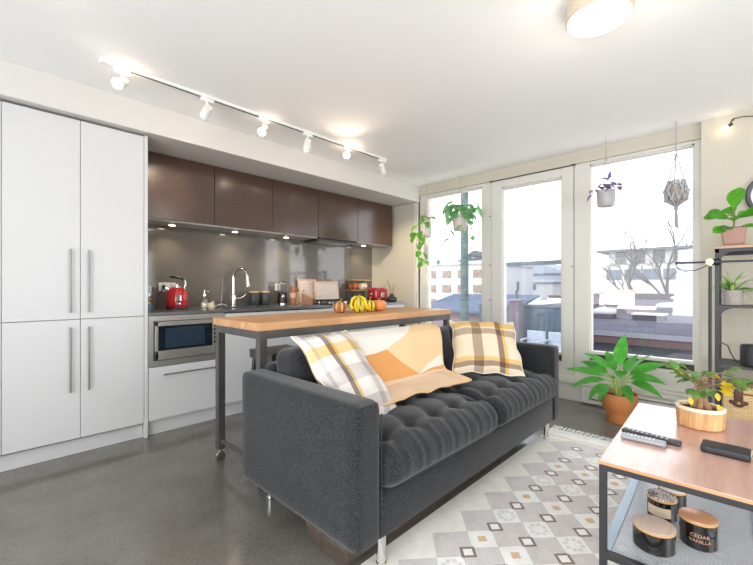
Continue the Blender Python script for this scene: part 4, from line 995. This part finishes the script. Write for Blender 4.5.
# wicker basket
def wicker():
    m = bpy.data.materials.new('wicker'); m.use_nodes = True; tt = NT(m)
    br = tt.new('ShaderNodeTexBrick'); c_ = tt.new('ShaderNodeTexCoord'); s = tt.new('ShaderNodeSeparateXYZ'); tt.link(c_.outputs['Object'], s.inputs[0]); cb = tt.new('ShaderNodeCombineXYZ')
    tt.link(tt.math('ADD', s.outputs[0], s.outputs[1]), cb.inputs[0]); tt.link(s.outputs[2], cb.inputs[1]); tt.link(cb.outputs[0], br.inputs['Vector'])
    br.inputs['Scale'].default_value = 1; br.inputs['Brick Width'].default_value = .034; br.inputs['Row Height'].default_value = .0085; br.inputs['Mortar Size'].default_value = .0012
    br.inputs['Color1'].default_value = (*srgb(226, 198, 150), 1); br.inputs['Color2'].default_value = (*srgb(204, 172, 122), 1); br.inputs['Mortar'].default_value = (*srgb(150, 116, 74), 1); br.inputs['Mortar Smooth'].default_value = .6
    tt.link(br.outputs[0], tt.b.inputs['Base Color']); tt.b.inputs['Roughness'].default_value = .7
    iv = tt.math('SUBTRACT', 1, br.outputs['Fac']); tt.bump(iv, .6, .004); return m
M_WICK = wicker()
c = (.06, 3.63, .1755); t = thing('picnic_basket', 'woven wicker basket with dark leather buckle strap on the bottom shelf', 'basket', c)
b = rbox((.36, .26, .215), .02, (8, 8, 6)); b.bm.transform(Matrix.Translation((c[0], c[1], c[2]+.108))); obj('body', b, M_WICK, t)
b = rbox((.368, .268, .045), .012, (8, 8, 4)); b.bm.transform(Matrix.Translation((c[0], c[1], c[2]+.242))); obj('lid', b, M_WICK, t)
M_LEATH = mat('dark_leather', srgb(84, 48, 38), .5)
sx = c[0]-.10; fy = c[1]-.138
s = obj('strap', B().box((sx-.022, fy-.004, c[2]+.15), (sx+.022, fy+.004, c[2]+.262), .006).ball((sx, fy, c[2]+.155), .032, (1, .16, .8)).ball((sx-.024, fy, c[2]+.262), .015, (1, .3, 1)).ball((sx+.024, fy, c[2]+.262), .015, (1, .3, 1)).ball((sx-.034, fy, c[2]+.16), .014, (1, .3, 1)).ball((sx+.034, fy, c[2]+.16), .014, (1, .3, 1)), M_LEATH, t)
obj('stud', B().ball((sx, fy-.006, c[2]+.155), .009, (1, .5, 1)), mat('brass', srgb(196, 160, 92), .3, .9), s)
obj('handle', B().tube([(c[0]-.06, c[1], c[2]+.263), (c[0]-.04, c[1], c[2]+.285), (c[0]+.04, c[1], c[2]+.285), (c[0]+.06, c[1], c[2]+.263)], .006), M_LEATH, t)
# floor lamp with long arm
lx, ly_ = -.178, 3.40; t = thing('floor_lamp', 'thin black stand with brass joint and long horizontal arm beside the shelf', 'lamp', (lx, ly_, 0))
obj('base', B().lathe([(0, 0), (.12, 0), (.12, .012), (.02, .022), (0, .022)], (lx, ly_, 0), 36), M_BLACKM, t)
obj('pole', B().cyl((lx, ly_, .02), (lx, ly_, 1.255), .009), M_BLACKM, t)
M_BRASS = mat('brass', srgb(196, 160, 92), .3, .9)
obj('joint', B().cyl((lx, ly_-.035, 1.268), (lx, ly_+.01, 1.268), .02).cyl((lx, ly_, 1.24), (lx, ly_, 1.26), .013), mat('brass_bright', srgb(226, 200, 140), .35, .6), t)
obj('clamp', B().cyl((lx+.008, ly_+.02, 1.268), (lx+.05, ly_+.02, 1.268), .022), M_BLACK, t)
obj('arm', B().cyl((-.365, ly_+.02, 1.268), (.55, ly_+.02, 1.268), .007), mat('arm_blueblack', srgb(62, 66, 82), .35, .5), t)
obj('cord', B().tube([(-.362, ly_+.02, 1.264), (-.355, ly_+.02, 1.235), (-.315, ly_+.02, 1.21), (-.26, ly_+.02, 1.213), (-.21, ly_+.015, 1.235), (-.185, ly_+.01, 1.25)], .003, 8), M_BLACK, t)
# clock and string light on the wall
c = (.148, 3.979, 1.772); t = thing('wall_clock', 'round clock with dark grey rim and white face on the wall', 'clock', c)
RY = Matrix.Rotation(PI/2, 4, 'X')
obj('rim', B().lathe([(.126, 0), (.158, 0), (.158, .03), (.15, .036), (.132, .034), (.128, .01)], c, 48, M=RY), mat('clock_rim', srgb(72, 74, 78), .4, .3), t)
obj('face', B().lathe([(0, 0), (.128, 0), (.128, .012), (0, .012)], c, 48, M=RY), M_WHITE, t)
b = B()
for k in range(12):
    a = k*PI/6; b.box((c[0]+.112*math.sin(a)-.003, c[1]-.0135, c[2]+.112*math.cos(a)-.003), (c[0]+.112*math.sin(a)+.003, c[1]-.012, c[2]+.112*math.cos(a)+.003))
obj('hour_marks', b, M_BLACK, t)
obj('hour_hand', B().box((c[0]-.003, c[1]-.016, c[2]), (c[0]+.003, c[1]-.0145, c[2]+.07), M=None), M_BLACK, t); obj('minute_hand', B().box((c[0], c[1]-.018, c[2]-.003), (c[0]+.095, c[1]-.0165, c[2]+.003)), M_BLACK, t)
t = thing('string_light', 'small glowing bulb on a black cord pinned high on the wall', 'light', (-.09, 3.95, 2.33))
obj('cord', B().tube([(-.085, 3.945, 2.325), (-.088, 3.955, 2.35), (-.075, 3.968, 2.372), (-.02, 3.972, 2.375), (.06, 3.972, 2.352), (.2, 3.972, 2.33), (.5, 3.972, 2.36)], .0035, 8).cyl((-.075, 3.972, 2.365), (-.075, 3.981, 2.365), .005), M_BLACK, t)
obj('socket', B().cyl((-.10, 3.94, 2.318), (-.08, 3.945, 2.328), .011), M_BLACK, t)
obj('bulb', B().ball((-.118, 3.935, 2.309), .016, n=14), mat('fairy_bulb', (1, .85, .6), .4, emit=(1, .82, .55), es=12), t)
lamp('fairy_lamp', 'POINT', (-.135, 3.92, 2.30), .05, (1, .8, .55), t, shadow_soft_size=.02)

# ------------------------------------------------------------------ hanging plants
M_ROPE = mat('cotton_rope', srgb(206, 198, 186), .9); M_POTW = mat('white_pot', srgb(196, 190, 190), .5)
def hanger(root, c, r, ztop, n=3):
    hz = CZ; b = B(); top = Vector((c[0], c[1], hz-.16)); b.tube([(c[0], c[1], hz-.005), top], .0022, 6)
    for k in range(n):
        a = k*2*PI/n+.5; b.tube([top, (c[0]+r*math.cos(a), c[1]+r*math.sin(a), ztop)], .0016, 6)
    obj('cord', b, mat('hanger_cord', srgb(176, 152, 136), .9), root)
    obj('hook', B().tube([(c[0], c[1], CZ), (c[0], c[1], CZ-.015), (c[0]+.008, c[1], CZ-.022), (c[0], c[1], CZ-.03), (c[0]-.006, c[1], CZ-.022)], .0022, 6), M_WHITE, root)
def pot(root, c, r, z0, z1, m):
    h = z1-z0; obj('pot', B().lathe([(0, z0), (r*.8, z0), (r*.92, z0+h*.08), (r, z0+h*.5), (r*.96, z1), (r*.9, z1), (r*.88, z1-.012), (0, z1-.014)], (c[0], c[1], 0), 32), m, root)
    obj('soil', B().cyl((c[0], c[1], z1-.014), (c[0], c[1], z1-.006), r*.88), M_SOIL, root)
def vine(lf, st, pts, L, W, rr, every=1):
    pts = [Vector(p) for p in pts]; st.tube(pts, .0018, 5)
    for i, p in enumerate(pts[1:]):
        if i % every: continue
        a = rr.uniform(0, 6.3); d = Vector((math.cos(a), math.sin(a)*.7, rr.uniform(-.5, .2))).normalized()
        lf.leaf(p, d, L*rr.uniform(.85, 1.2), W*rr.uniform(.85, 1.1), rr.uniform(.5, 1.2), rr.uniform(-.5, .5), .15, n=7, tip=.6, wide=.36)
# first: long trailing vine by the corner
c = (-2.765, 3.74); t = thing('hanging_plant', 'trailing vine in a small white pot hanging at the kitchen end of the window', 'plant', (c[0], c[1], 1.7), group='plants hanging by the windows')
hanger(t, c, .05, 1.92); pot(t, c, .058, 1.70, 1.885, M_POTW)
lf = B(); st = B(); rr = random.Random(2)
x, y = c
vine(lf, st, [(x, y, 1.89), (x-.05, y-.04, 1.90), (x-.10, y-.06, 1.84), (x-.13, y-.06, 1.76), (x-.14, y-.06, 1.70)], .10, .085, rr)
vine(lf, st, [(x, y, 1.89), (x-.02, y-.07, 1.88), (x-.03, y-.09, 1.76), (x-.025, y-.09, 1.68), (x-.03, y-.09, 1.60), (x-.02, y-.09, 1.52), (x-.01, y-.09, 1.44), (x+.0, y-.09, 1.38)], .10, .08, rr)
vine(lf, st, [(x, y, 1.89), (x+.03, y-.06, 1.87), (x+.035, y-.08, 1.72), (x+.03, y-.08, 1.62), (x+.02, y-.08, 1.50), (x+.03, y-.08, 1.40)], .09, .07, rr)
vine(lf, st, [(x, y, 1.89), (x+.05, y, 1.93), (x+.09, y, 1.92)], .08, .07, rr); vine(lf, st, [(x, y, 1.89), (x-.03, y+.02, 1.95), (x-.06, y+.02, 1.97)], .07, .06, rr)
tp = [(x-.03, y-.09, 1.40), (x-.02, y-.09, 1.2), (x-.06, y-.09, 1.05), (x-.10, y-.08, .98), (x-.06, y-.08, .92)]
vine(lf, st, [(x-.10, y-.06, 1.72), (x-.12, y-.06, 1.5), (x-.13, y-.07, 1.27)], .05, .035, rr, 2); st.tube(tp, .0015, 5); lf.leaf(tp[1], (-.3, -.2, -1), .045, .025); 
obj('leaves', lf, M_LEAF2, t); obj('stems', st, mat('stem_dark', srgb(112, 96, 72), .7), t)
# second: pothos
c = (-2.345, 3.80); t = thing('hanging_plant', 'bushy pothos in a pale pot hanging in front of the left window', 'plant', (c[0], c[1], 1.74), group='plants hanging by the windows')
hanger(t, c, .065, 1.93); pot(t, c, .078, 1.735, 1.905, mat('pale_pot', srgb(206, 192, 188), .5))
lf = B(); st = B(); rr = random.Random(21); x, y = c
for k in range(26):
    a = k*2.4; R_ = rr.uniform(.05, .20); h = rr.uniform(-.02, .10); R_x = R_*(1.4 if math.cos(a) > 0 else .8)
    e = Vector((x+R_x*math.cos(a), y+R_*.55*math.sin(a), 1.94+h*1.3)); st.tube([(x, y, 1.89), (x+R_x*.5*math.cos(a), y+R_*.3*math.sin(a), 1.94+h*.8), e], .002, 5)
    lf.leaf(e, Vector((math.cos(a), math.sin(a)*.6, rr.uniform(-.9, .1))), rr.uniform(.10, .14), rr.uniform(.075, .10), rr.uniform(.5, 1.2), rr.uniform(-.6, .6), .12, n=7, tip=.6, wide=.36)
for pts in ([(x, y, 1.89), (x+.12, y-.05, 1.92), (x+.16, y-.05, 1.83), (x+.165, y-.05, 1.74)], [(x, y, 1.89), (x+.08, y-.09, 1.88), (x+.09, y-.10, 1.78), (x+.10, y-.10, 1.70)], [(x, y, 1.89), (x-.07, y-.08, 1.88), (x-.09, y-.09, 1.74), (x-.08, y-.09, 1.64)]): vine(lf, st, pts, .10, .08, rr)
lf.leaf((x+.19, y-.05, 1.66), (.1, -.1, -1), .06, .05); st.tube([(x+.165, y-.05, 1.74), (x+.18, y-.05, 1.7), (x+.19, y-.05, 1.66)], .0015, 5)
st.tube([(x-.08, y-.09, 1.66), (x-.15, y-.1, 1.56), (x-.21, y-.1, 1.46), (x-.24, y-.1, 1.42), (x-.21, y-.1, 1.40)], .0015, 5); lf.leaf((x-.22, y-.1, 1.42), (0, -.1, -1), .07, .06)
obj('leaves', lf, M_LEAFD, t); obj('stems', st, M_STEM, t)
# third: purple inch plant
c = (-.885, 3.80); t = thing('hanging_plant', 'small purple-leaved plant in a rounded grey pot hanging in the wide window', 'plant', (c[0], c[1], 1.82), group='plants hanging by the windows')
hanger(t, c, .055, 1.95); pot(t, c, .072, 1.80, 1.94, mat('grey_pot', srgb(176, 172, 174), .5))
lf = B(); st = B(); rr = random.Random(4); x, y = c
for pts in ([(x, y, 1.93), (x+.01, y, 2.0), (x+.03, y, 2.05)], [(x, y, 1.93), (x-.06, y, 1.98), (x-.10, y, 1.96), (x-.11, y, 1.92)], [(x, y, 1.93), (x+.06, y-.02, 1.975), (x+.10, y-.02, 1.955), (x+.15, y-.02, 1.955)], [(x, y, 1.93), (x-.03, y-.05, 1.97), (x-.06, y-.06, 1.95)], [(x, y, 1.93), (x+.03, y-.05, 1.98), (x+.06, y-.07, 1.94)], [(x, y, 1.93), (x-.01, y+.04, 1.99)]):
    vine(lf, st, pts, .07, .04, rr)
    p = [Vector(q) for q in pts]
    for a, b_ in zip(p, p[1:]): lf.leaf((a+b_)/2, (rr.uniform(-1, 1), -.4, rr.uniform(0, .6)), .065, .036, .4, .3, n=6)
lf.leaf((x+.02, y, 2.03), (.25, 0, 1), .08, .035, 0, 1.2)
obj('leaves', lf, M_LEAFP, t); obj('stems', st, M_STEM, t)
# fourth: macrame
c = (-.405, 3.85); t = thing('macrame_hanger', 'knotted grey macrame hanger holding a small clay pot in the wide window', 'planter', (c[0], c[1], 1.6), group='plants hanging by the windows')
M_MAC = mat('macrame_cotton', srgb(168, 168, 172), .95); x, y = c
top = Vector((x, y, 2.17)); b = B(); b.tube([(x, y, CZ), top], .005, 6)
R1 = .062; n = 10
rim = [Vector((x+R1*.85*math.cos(2*PI*k/n), y+R1*.85*math.sin(2*PI*k/n), 1.935)) for k in range(n)]
mid = [Vector((x+R1*1.25*math.cos(2*PI*(k+.5)/n), y+R1*1.25*math.sin(2*PI*(k+.5)/n), 1.86)) for k in range(n)]
low = [Vector((x+R1*1.1*math.cos(2*PI*k/n), y+R1*1.1*math.sin(2*PI*k/n), 1.79)) for k in range(n)]
bot = Vector((x, y, 1.735))
for k in (0, 3, 5): b.tube([top, (top+rim[k])/2+Vector((0, 0, -.01)), rim[k]], .0045, 6)
for k in range(n):
    b.tube([rim[k], mid[k]], .0085, 6); b.tube([rim[(k+1) % n], mid[k]], .0085, 6); b.tube([mid[k], low[k]], .0085, 6); b.tube([mid[k], low[(k+1) % n]], .0085, 6); b.tube([low[k], bot], .0085, 6)
    b.ball(mid[k], .013, n=8); b.ball(low[k], .013, n=8); b.ball(rim[k], .011, n=8)
b.tube(rim, .006, 6, closed=True)
obj('netting', b, M_MAC, t)
b = B()
b.ball((x, y, 1.725), .016, (1, 1, 1.4), n=10)
for k in range(9):
    a = k*2.4; b.tube([(x+.004*math.cos(a), y+.004*math.sin(a), 1.72), (x+.009*math.cos(a), y+.009*math.sin(a), 1.66), (x+.010*math.cos(a+.4), y+.010*math.sin(a+.4), 1.585-.01*(k % 3))], .0035, 5)
obj('tassel', b, M_MAC, t)
obj('inner_pot', B().lathe([(0, 1.775), (.042, 1.775), (.054, 1.83), (.052, 1.895), (.047, 1.895), (.045, 1.88), (0, 1.878)], (x, y, 0), 28), mat('tan_pot', srgb(196, 174, 158), .6), t)
lf = B(); rr = random.Random(8)
for k in range(12):
    a = k*2.4; lf.leaf((x+.02*math.cos(a), y+.02*math.sin(a), 1.885), (math.cos(a), math.sin(a), 1.6), rr.uniform(.05, .08), .02, .5, n=6)
obj('leaves', lf, M_LEAFP, t)
# ------------------------------------------------------------------ outside: balcony rail, roofs, trees, buildings
def plain(name, rgb, rough=.8, var=.06, vs=1.5): return mat(name, tuple(c*(.4 if max(rgb) < 190 else .58) for c in srgb(*rgb)), rough, var=var, vscale=vs, spec=0)
struct('ground_outside', B().box((-120, 4.3, -5.2), (60, 140, -5)), mat('outside_ground', srgb(216, 210, 204), .9))
M_RAILO = mat('rail_blue_grey', srgb(142, 156, 174), .45, .2)
t = thing('balcony_railing', 'blue-grey metal railing with glass panel outside the balcony door', 'railing', (-1.66, 4.36, .3))
obj('top_rail', B().box((-2.16, 4.335, 1.345), (-1.16, 4.385, 1.392), .004), M_RAILO, t)
for x in (-2.16, -1.20): obj('bracket', B().box((x, 4.19, .2), (x+.03, 4.25, .24)).box((x, 4.22, .2), (x+.03, 4.25, 1.385)).box((x, 4.25, 1.35), (x+.03, 4.335, 1.385)).box((x, 4.25, .35), (x+.03, 4.335, .385)).box((x, 4.335, .3), (x+.03, 4.375, 1.345)), M_RAILO, t)
obj('glass_panel', B().box((-2.13, 4.35, .32), (-1.20, 4.36, 1.345)), glass('rail_glass', (.93, .96, 1), .05), t)
# flat roof across the lane
M_ROOFM = plain('roof_membrane', (128, 128, 146), .8, .12, .6)
t = thing('flat_roof_building', 'low building across the lane with wide grey flat roof', 'building', (-8, 24, -5))
obj('wall', B().box((-18, 16.1, -5), (6, 60, -.62)), plain('dark_siding', (110, 112, 128)), t)
obj('roof', B().box((-18.2, 15.9, -.62), (6.2, 60, -.5)), M_ROOFM, t)
obj('fascia', B().box((-18.3, 15.82, -.92), (6.3, 15.9, -.66)), plain('fascia_brown', (124, 104, 108)), t)
obj('cap_flashing', B().box((-18.3, 15.78, -.66), (6.3, 15.95, -.5)), plain('flashing_pale', (168, 172, 188)), t)
for x in (-4.6, -3.3, -2.0): obj('window', B().box((x, 16.04, -1.9), (x+.95, 16.1, -1.3)), plain('lower_window', (168, 176, 188)), t)
obj('roof_band', B().box((-18, 27, -.5), (6, 44, -.49)), plain('membrane_mauve', (134, 120, 130)), t)
obj('rear_parapet', B().box((-18, 59.7, -.5), (6, 60, .25)), plain('parapet_mauve', (120, 104, 110)), t)
obj('side_parapet', B().box((-13, 36, -.5), (-9.1, 36.3, .35)), plain('parapet_violet', (136, 126, 140)), t)
obj('sunlit_membrane', B().box((-8.2, 33, -.5), (-4.7, 38, -.475)), mat('white_roof_sunpatch', srgb(244, 240, 232), .8), t)  # patch of lighter membrane, whitened to paint the sunlight on it
def dome(label, x, y, w, d, h, curved=True):
    t = thing('roof_skylight', label, 'skylight', (x, y, -.5), group='skylights on the flat roof')
    obj('curb', B().box((x-w/2, y-d/2, -.5), (x+w/2, y+d/2, -.5+h*.6), .01), plain('curb_grey', (124, 124, 134)), t)
    if curved: bb = rbox((w*1.06, d*1.06, h*.7), min(h*.34, .2), (10, 10, 4), lambda p: Vector((p.x, p.y, p.z+(.16*h*(1-(2*p.x/w)**2)*(1-(2*p.y/d)**2) if p.z > 0 else 0)))); bb.bm.transform(Matrix.Translation((x, y, -.5+h*.8))); obj('dome', bb, plain('dome_pale', (214, 220, 228), .3), t)
    else: obj('lid', B().box((x-w*.54, y-d*.54, -.5+h*.6), (x+w*.54, y+d*.54, -.5+h*.8), .01), plain('lid_pale', (226, 222, 216)), t)
dome('pale domed skylight at the left of the flat roof outside the wide window', -5.3, 22.4, .95, .8, .40)
dome('flat-lidded roof hatch near the middle of the flat roof', -3.4, 22.6, 1.25, .9, .40, False)
dome('pale domed skylight behind the flat-lidded roof hatch', -3.2, 30.5, 1.9, 1.2, .48)
dome('small domed skylight far back at the right of the flat roof', -4.3, 49, 2.4, 1.4, .6)
t = thing('roof_shed', 'white boxy rooftop shed with overhanging tan roof slab', 'shed', (-8.2, 38, -.5))
obj('shed_wall', B().box((-9.2, 37.4, -.5), (-7.0, 39.5, .62)), mat('shed_white', srgb(238, 234, 228), .8), t); obj('roof_slab', B().box((-9.9, 37.0, .62), (-6.9, 39.8, .86)), plain('slab_tan', (214, 200, 188)), t)
t = thing('roof_vent', 'small white vent on the flat roof in front of the rooftop shed', 'vent', (-6.7, 30, -.5))
obj('vent_body', B().box((-6.95, 29.8, -.5), (-6.35, 30.2, -.2), .02), plain('vent_white', (226, 228, 232)), t); obj('cowl', B().box((-7.05, 29.74, -.2), (-6.25, 30.26, -.1), .01), plain('cowl_grey', (160, 166, 176)), t)
# long building with overhanging roof
M_WB = plain('stucco_white', (236, 234, 232), .8, .03)
M_WIN = mat('far_window', srgb(86, 96, 112), .2)
t = thing('long_building', 'long pale building with thin overhanging roof far behind the bare trees', 'building', (-8, 75, -5))
obj('wall', B().box((-17, 70, -5), (8, 84, 4.6)), M_WB, t)
obj('upper_wall', B().box((-15.5, 72, 4.6), (8, 84, 6.6)), M_WB, t)
obj('roof', B().box((-17.5, 69, 6.6), (9, 85, 6.95)), plain('roof_edge_grey', (140, 142, 150)), t)
for k in range(9): obj('column', B().box((-15.8+2.4*k, 69.6, 4.6), (-14.9+2.4*k, 70.3, 6.6)), plain('column_grey', (206, 206, 210)), t)
for k in range(8): obj('window', B().box((-16.2+2.45*k, 69.95, 2.2), (-14.1+2.45*k, 70.02, 3.8)), M_WIN, t)
# bare trees
def bare(label, x, y, H, seed, lean=0):
    t = thing('bare_tree', label, 'tree', (x, y, -5), group='bare winter trees beyond the roof')
    r = random.Random(seed); b = B(); tr = B()
    def grow(bb, p, d, L, rad, lev):
        n = 4; pts = [p]; q = p.copy(); dd = d.copy()
        for k in range(n):
            dd = (dd+Vector((r.uniform(-.18, .18), r.uniform(-.18, .18), r.uniform(-.05, .12)))).normalized(); q = q+dd*L/n; pts.append(q.copy())
        bb.tube(pts, rad, 6, r_end=rad*.55)
        if lev > 0:
            for k in range(4 if lev > 1 else 3):
                i = r.choice((2, 3, 4)) if k else 4; a = r.uniform(0, 6.3); s = r.uniform(.45, .9)
                grow(b, pts[i], (dd+Vector((math.cos(a)*s, math.sin(a)*s, r.uniform(-.1, .3)))).normalized(), L*r.uniform(.5, .75), rad*.58, lev-1)
    grow(tr, Vector((x, y, -5)), Vector((lean, 0, 1)).normalized(), H*.5, .28, 3)
    m = mat('bark_grey', srgb(66, 58, 58), .9); obj('trunk', tr, m, t); obj('branches', b, m, t)
bare('bare leafless tree outside the wide window, left of the other bare tree', -10.2, 63, 14, 3, -.1)
bare('bare leafless tree outside the wide window, nearer the right frame', -7.6, 62.5, 14, 11, .08)
# seen through the balcony door
t = thing('yard_wall', 'blue-grey rendered wall seen through the balcony door', 'fence', (-5.2, 13, -5))
obj('wall_panel', B().box((-7.2, 13, -5), (-3.75, 13.25, .42)), plain('render_bluegrey', (134, 150, 166)), t); obj('coping', B().box((-7.25, 12.95, .42), (-3.7, 13.3, .5), .01), plain('coping_grey', (158, 166, 176)), t)
t = thing('brick_chimney', 'mauve chimney stack with thin flue pipe in front of the blue-grey wall', 'chimney', (-5.62, 12.6, -5))
obj('stack', B().box((-5.77, 12.45, -5), (-5.44, 12.78, .62)), plain('stack_mauve', (168, 152, 162)), t); obj('cap', B().box((-5.81, 12.41, .62), (-5.40, 12.82, .70), .01), plain('cap_mauve', (186, 176, 184)), t)
obj('flue', B().tube([(-5.58, 12.6, .7), (-5.58, 12.6, .95), (-5.54, 12.6, 1.02), (-5.54, 12.6, 1.28)], .045, 10), plain('flue_grey', (138, 148, 160), .5), t)
struct('terrace_floor', B().box((-8, 9.0, -1.3), (-3.4, 12.99, -1.15)), plain('terrace_grey', (150, 156, 164)))
bpy.data.objects['terrace_floor']['kind'] = 'structure'
def patio_chair(x, label):
    y = 11.9; t = thing('patio_chair', label, 'chair', (x, y, -1.15), group='patio chairs on the terrace'); m = plain('wicker_white', (204, 212, 222), .8, .25, 26); z = -1.15
    obj('seat', B().box((x-.28, y-.28, z+.36), (x+.28, y+.28, z+.44), .02), m, t); obj('backrest', B().box((x-.28, y+.22, z+.44), (x+.28, y+.29, z+.88), .02), m, t)
    for s in (-1, 1):
        obj('armrest', B().box((x+s*.28-.03, y-.26, z+.6), (x+s*.28+.03, y+.26, z+.65), .01), m, t)
        for q in (-1, 1): obj('leg', B().box((x+s*.26-.02, y+q*.25-.02, z), (x+s*.26+.02, y+q*.25+.02, z+.62)), m, t)
patio_chair(-4.75, 'white wicker patio chair on the terrace, nearer the chimney'); patio_chair(-4.1, 'white wicker patio chair on the terrace, farther from the chimney')
t = thing('white_house', 'low white building with grey windows behind the blue-grey wall', 'house', (-22, 50, -5))
obj('wall', B().box((-26, 50, -5), (-17.5, 58, 1.7)), M_WB, t); obj('roof', B().box((-26.4, 49.7, 1.7), (-17.1, 58.3, 2.0)), plain('roof_pale', (222, 226, 230)), t)
for k in range(3): obj('window', B().box((-23.8+1.5*k, 49.95, .7), (-22.6+1.5*k, 50.02, 1.4)), M_WIN, t)
t = thing('pale_house', 'taller pale blue-white house behind the low white building', 'house', (-24, 62, -5))
obj('wall', B().box((-27, 62, -5), (-20, 70, 3.2)), plain('pale_blue', (206, 214, 224)), t); obj('roof', B().poly([(-27.4, 61.6, 3.2), (-19.6, 61.6, 3.2), (-23.5, 61.6, 4.9)], (0, 8.8, 0)), plain('roof_mist', (196, 204, 214)), t)
t = thing('white_roof_building', 'flat white roof with round vent beyond the blue-grey wall', 'building', (-13, 32, -5))
obj('wall', B().box((-16.5, 26, -5), (-10.2, 36, -.1)), M_WB, t); obj('roof', B().box((-16.7, 25.8, -.1), (-10, 36.2, .1)), plain('white_roof_sunpatch', (238, 234, 226)), t); obj('vent', B().ball((-10.8, 29, .18), .28, (1, 1, .8)), plain('vent_grey', (176, 182, 192)), t)
# seen through the left window
t = thing('utility_pole', 'weathered grey-green wooden utility pole with overhead cables outside the left window', 'pole', (-7.1, 11.8, -5))
obj('shaft', B().cyl((-7.1, 11.8, -5), (-7.1, 11.8, 7.2), .15, .125, 18), plain('pole_wood', (136, 156, 158), .9, .22, 6), t)
obj('pole_step', B().cyl((-7.25, 11.7, 1.9), (-6.95, 11.7, 1.9), .012, n=8), M_GUN, t)
obj('cable', B().tube([(-7.1+k*.9, 11.68+k*2.2, 2.2+.9*k/10*k/10*4-.25*math.sin(PI*k/10)) for k in range(11)], .014, 6).tube([(-7.1-k*.9, 11.7+k*1.2, 2.0+.25*k-.4*math.sin(PI*k/10)) for k in range(11)], .014, 6), plain('cable_grey', (120, 124, 130)), t)
t = thing('garden_shed', 'mauve-walled shed with blue-grey sloping roof behind the utility pole', 'shed', (-9.6, 16, -5))
obj('shed_wall', B().box((-11.6, 15.6, -5), (-7.4, 18.4, -.05)), plain('shed_mauve', (186, 168, 174)), t)
obj('roof', B().poly([(-11.9, 15.3, -.08), (-11.9, 18.7, .62), (-11.9, 18.7, .72), (-11.9, 15.3, .04)], (4.75, 0, 0)), plain('shed_roof_blue', (138, 152, 178)), t)
t = thing('apartment_building', 'white apartment building with square windows outside the left window', 'building', (-22, 34, -5))
obj('wall', B().box((-29, 33, -5), (-17.6, 44, 3.3)), M_WB, t); obj('roof', B().box((-29.2, 32.8, 3.3), (-17.4, 44.2, 3.6)), plain('roof_pale', (222, 226, 230)), t)
for x in (-24.2, -22.4, -20.6, -18.9):
    for z in (-.9, .55, 2.0): obj('window', B().box((x, 32.95, z), (x+1.0, 33.02, z+.75)), mat('window_foliage_reflect', srgb(128, 116, 106), .4, var=.3, vscale=4), t)  # brown speckle paints foliage reflected in the panes
t = thing('gabled_house', 'small grey gabled roof rising behind the white apartment building', 'house', (-29, 52, -5))
obj('wall', B().box((-33, 52, -5), (-27.5, 58, 4.6)), M_WB, t); obj('roof', B().poly([(-33.5, 51.6, 4.4), (-27, 51.6, 4.4), (-29.5, 51.6, 6.6)], (0, 6.8, 0)), plain('gable_grey', (146, 152, 160)), t)
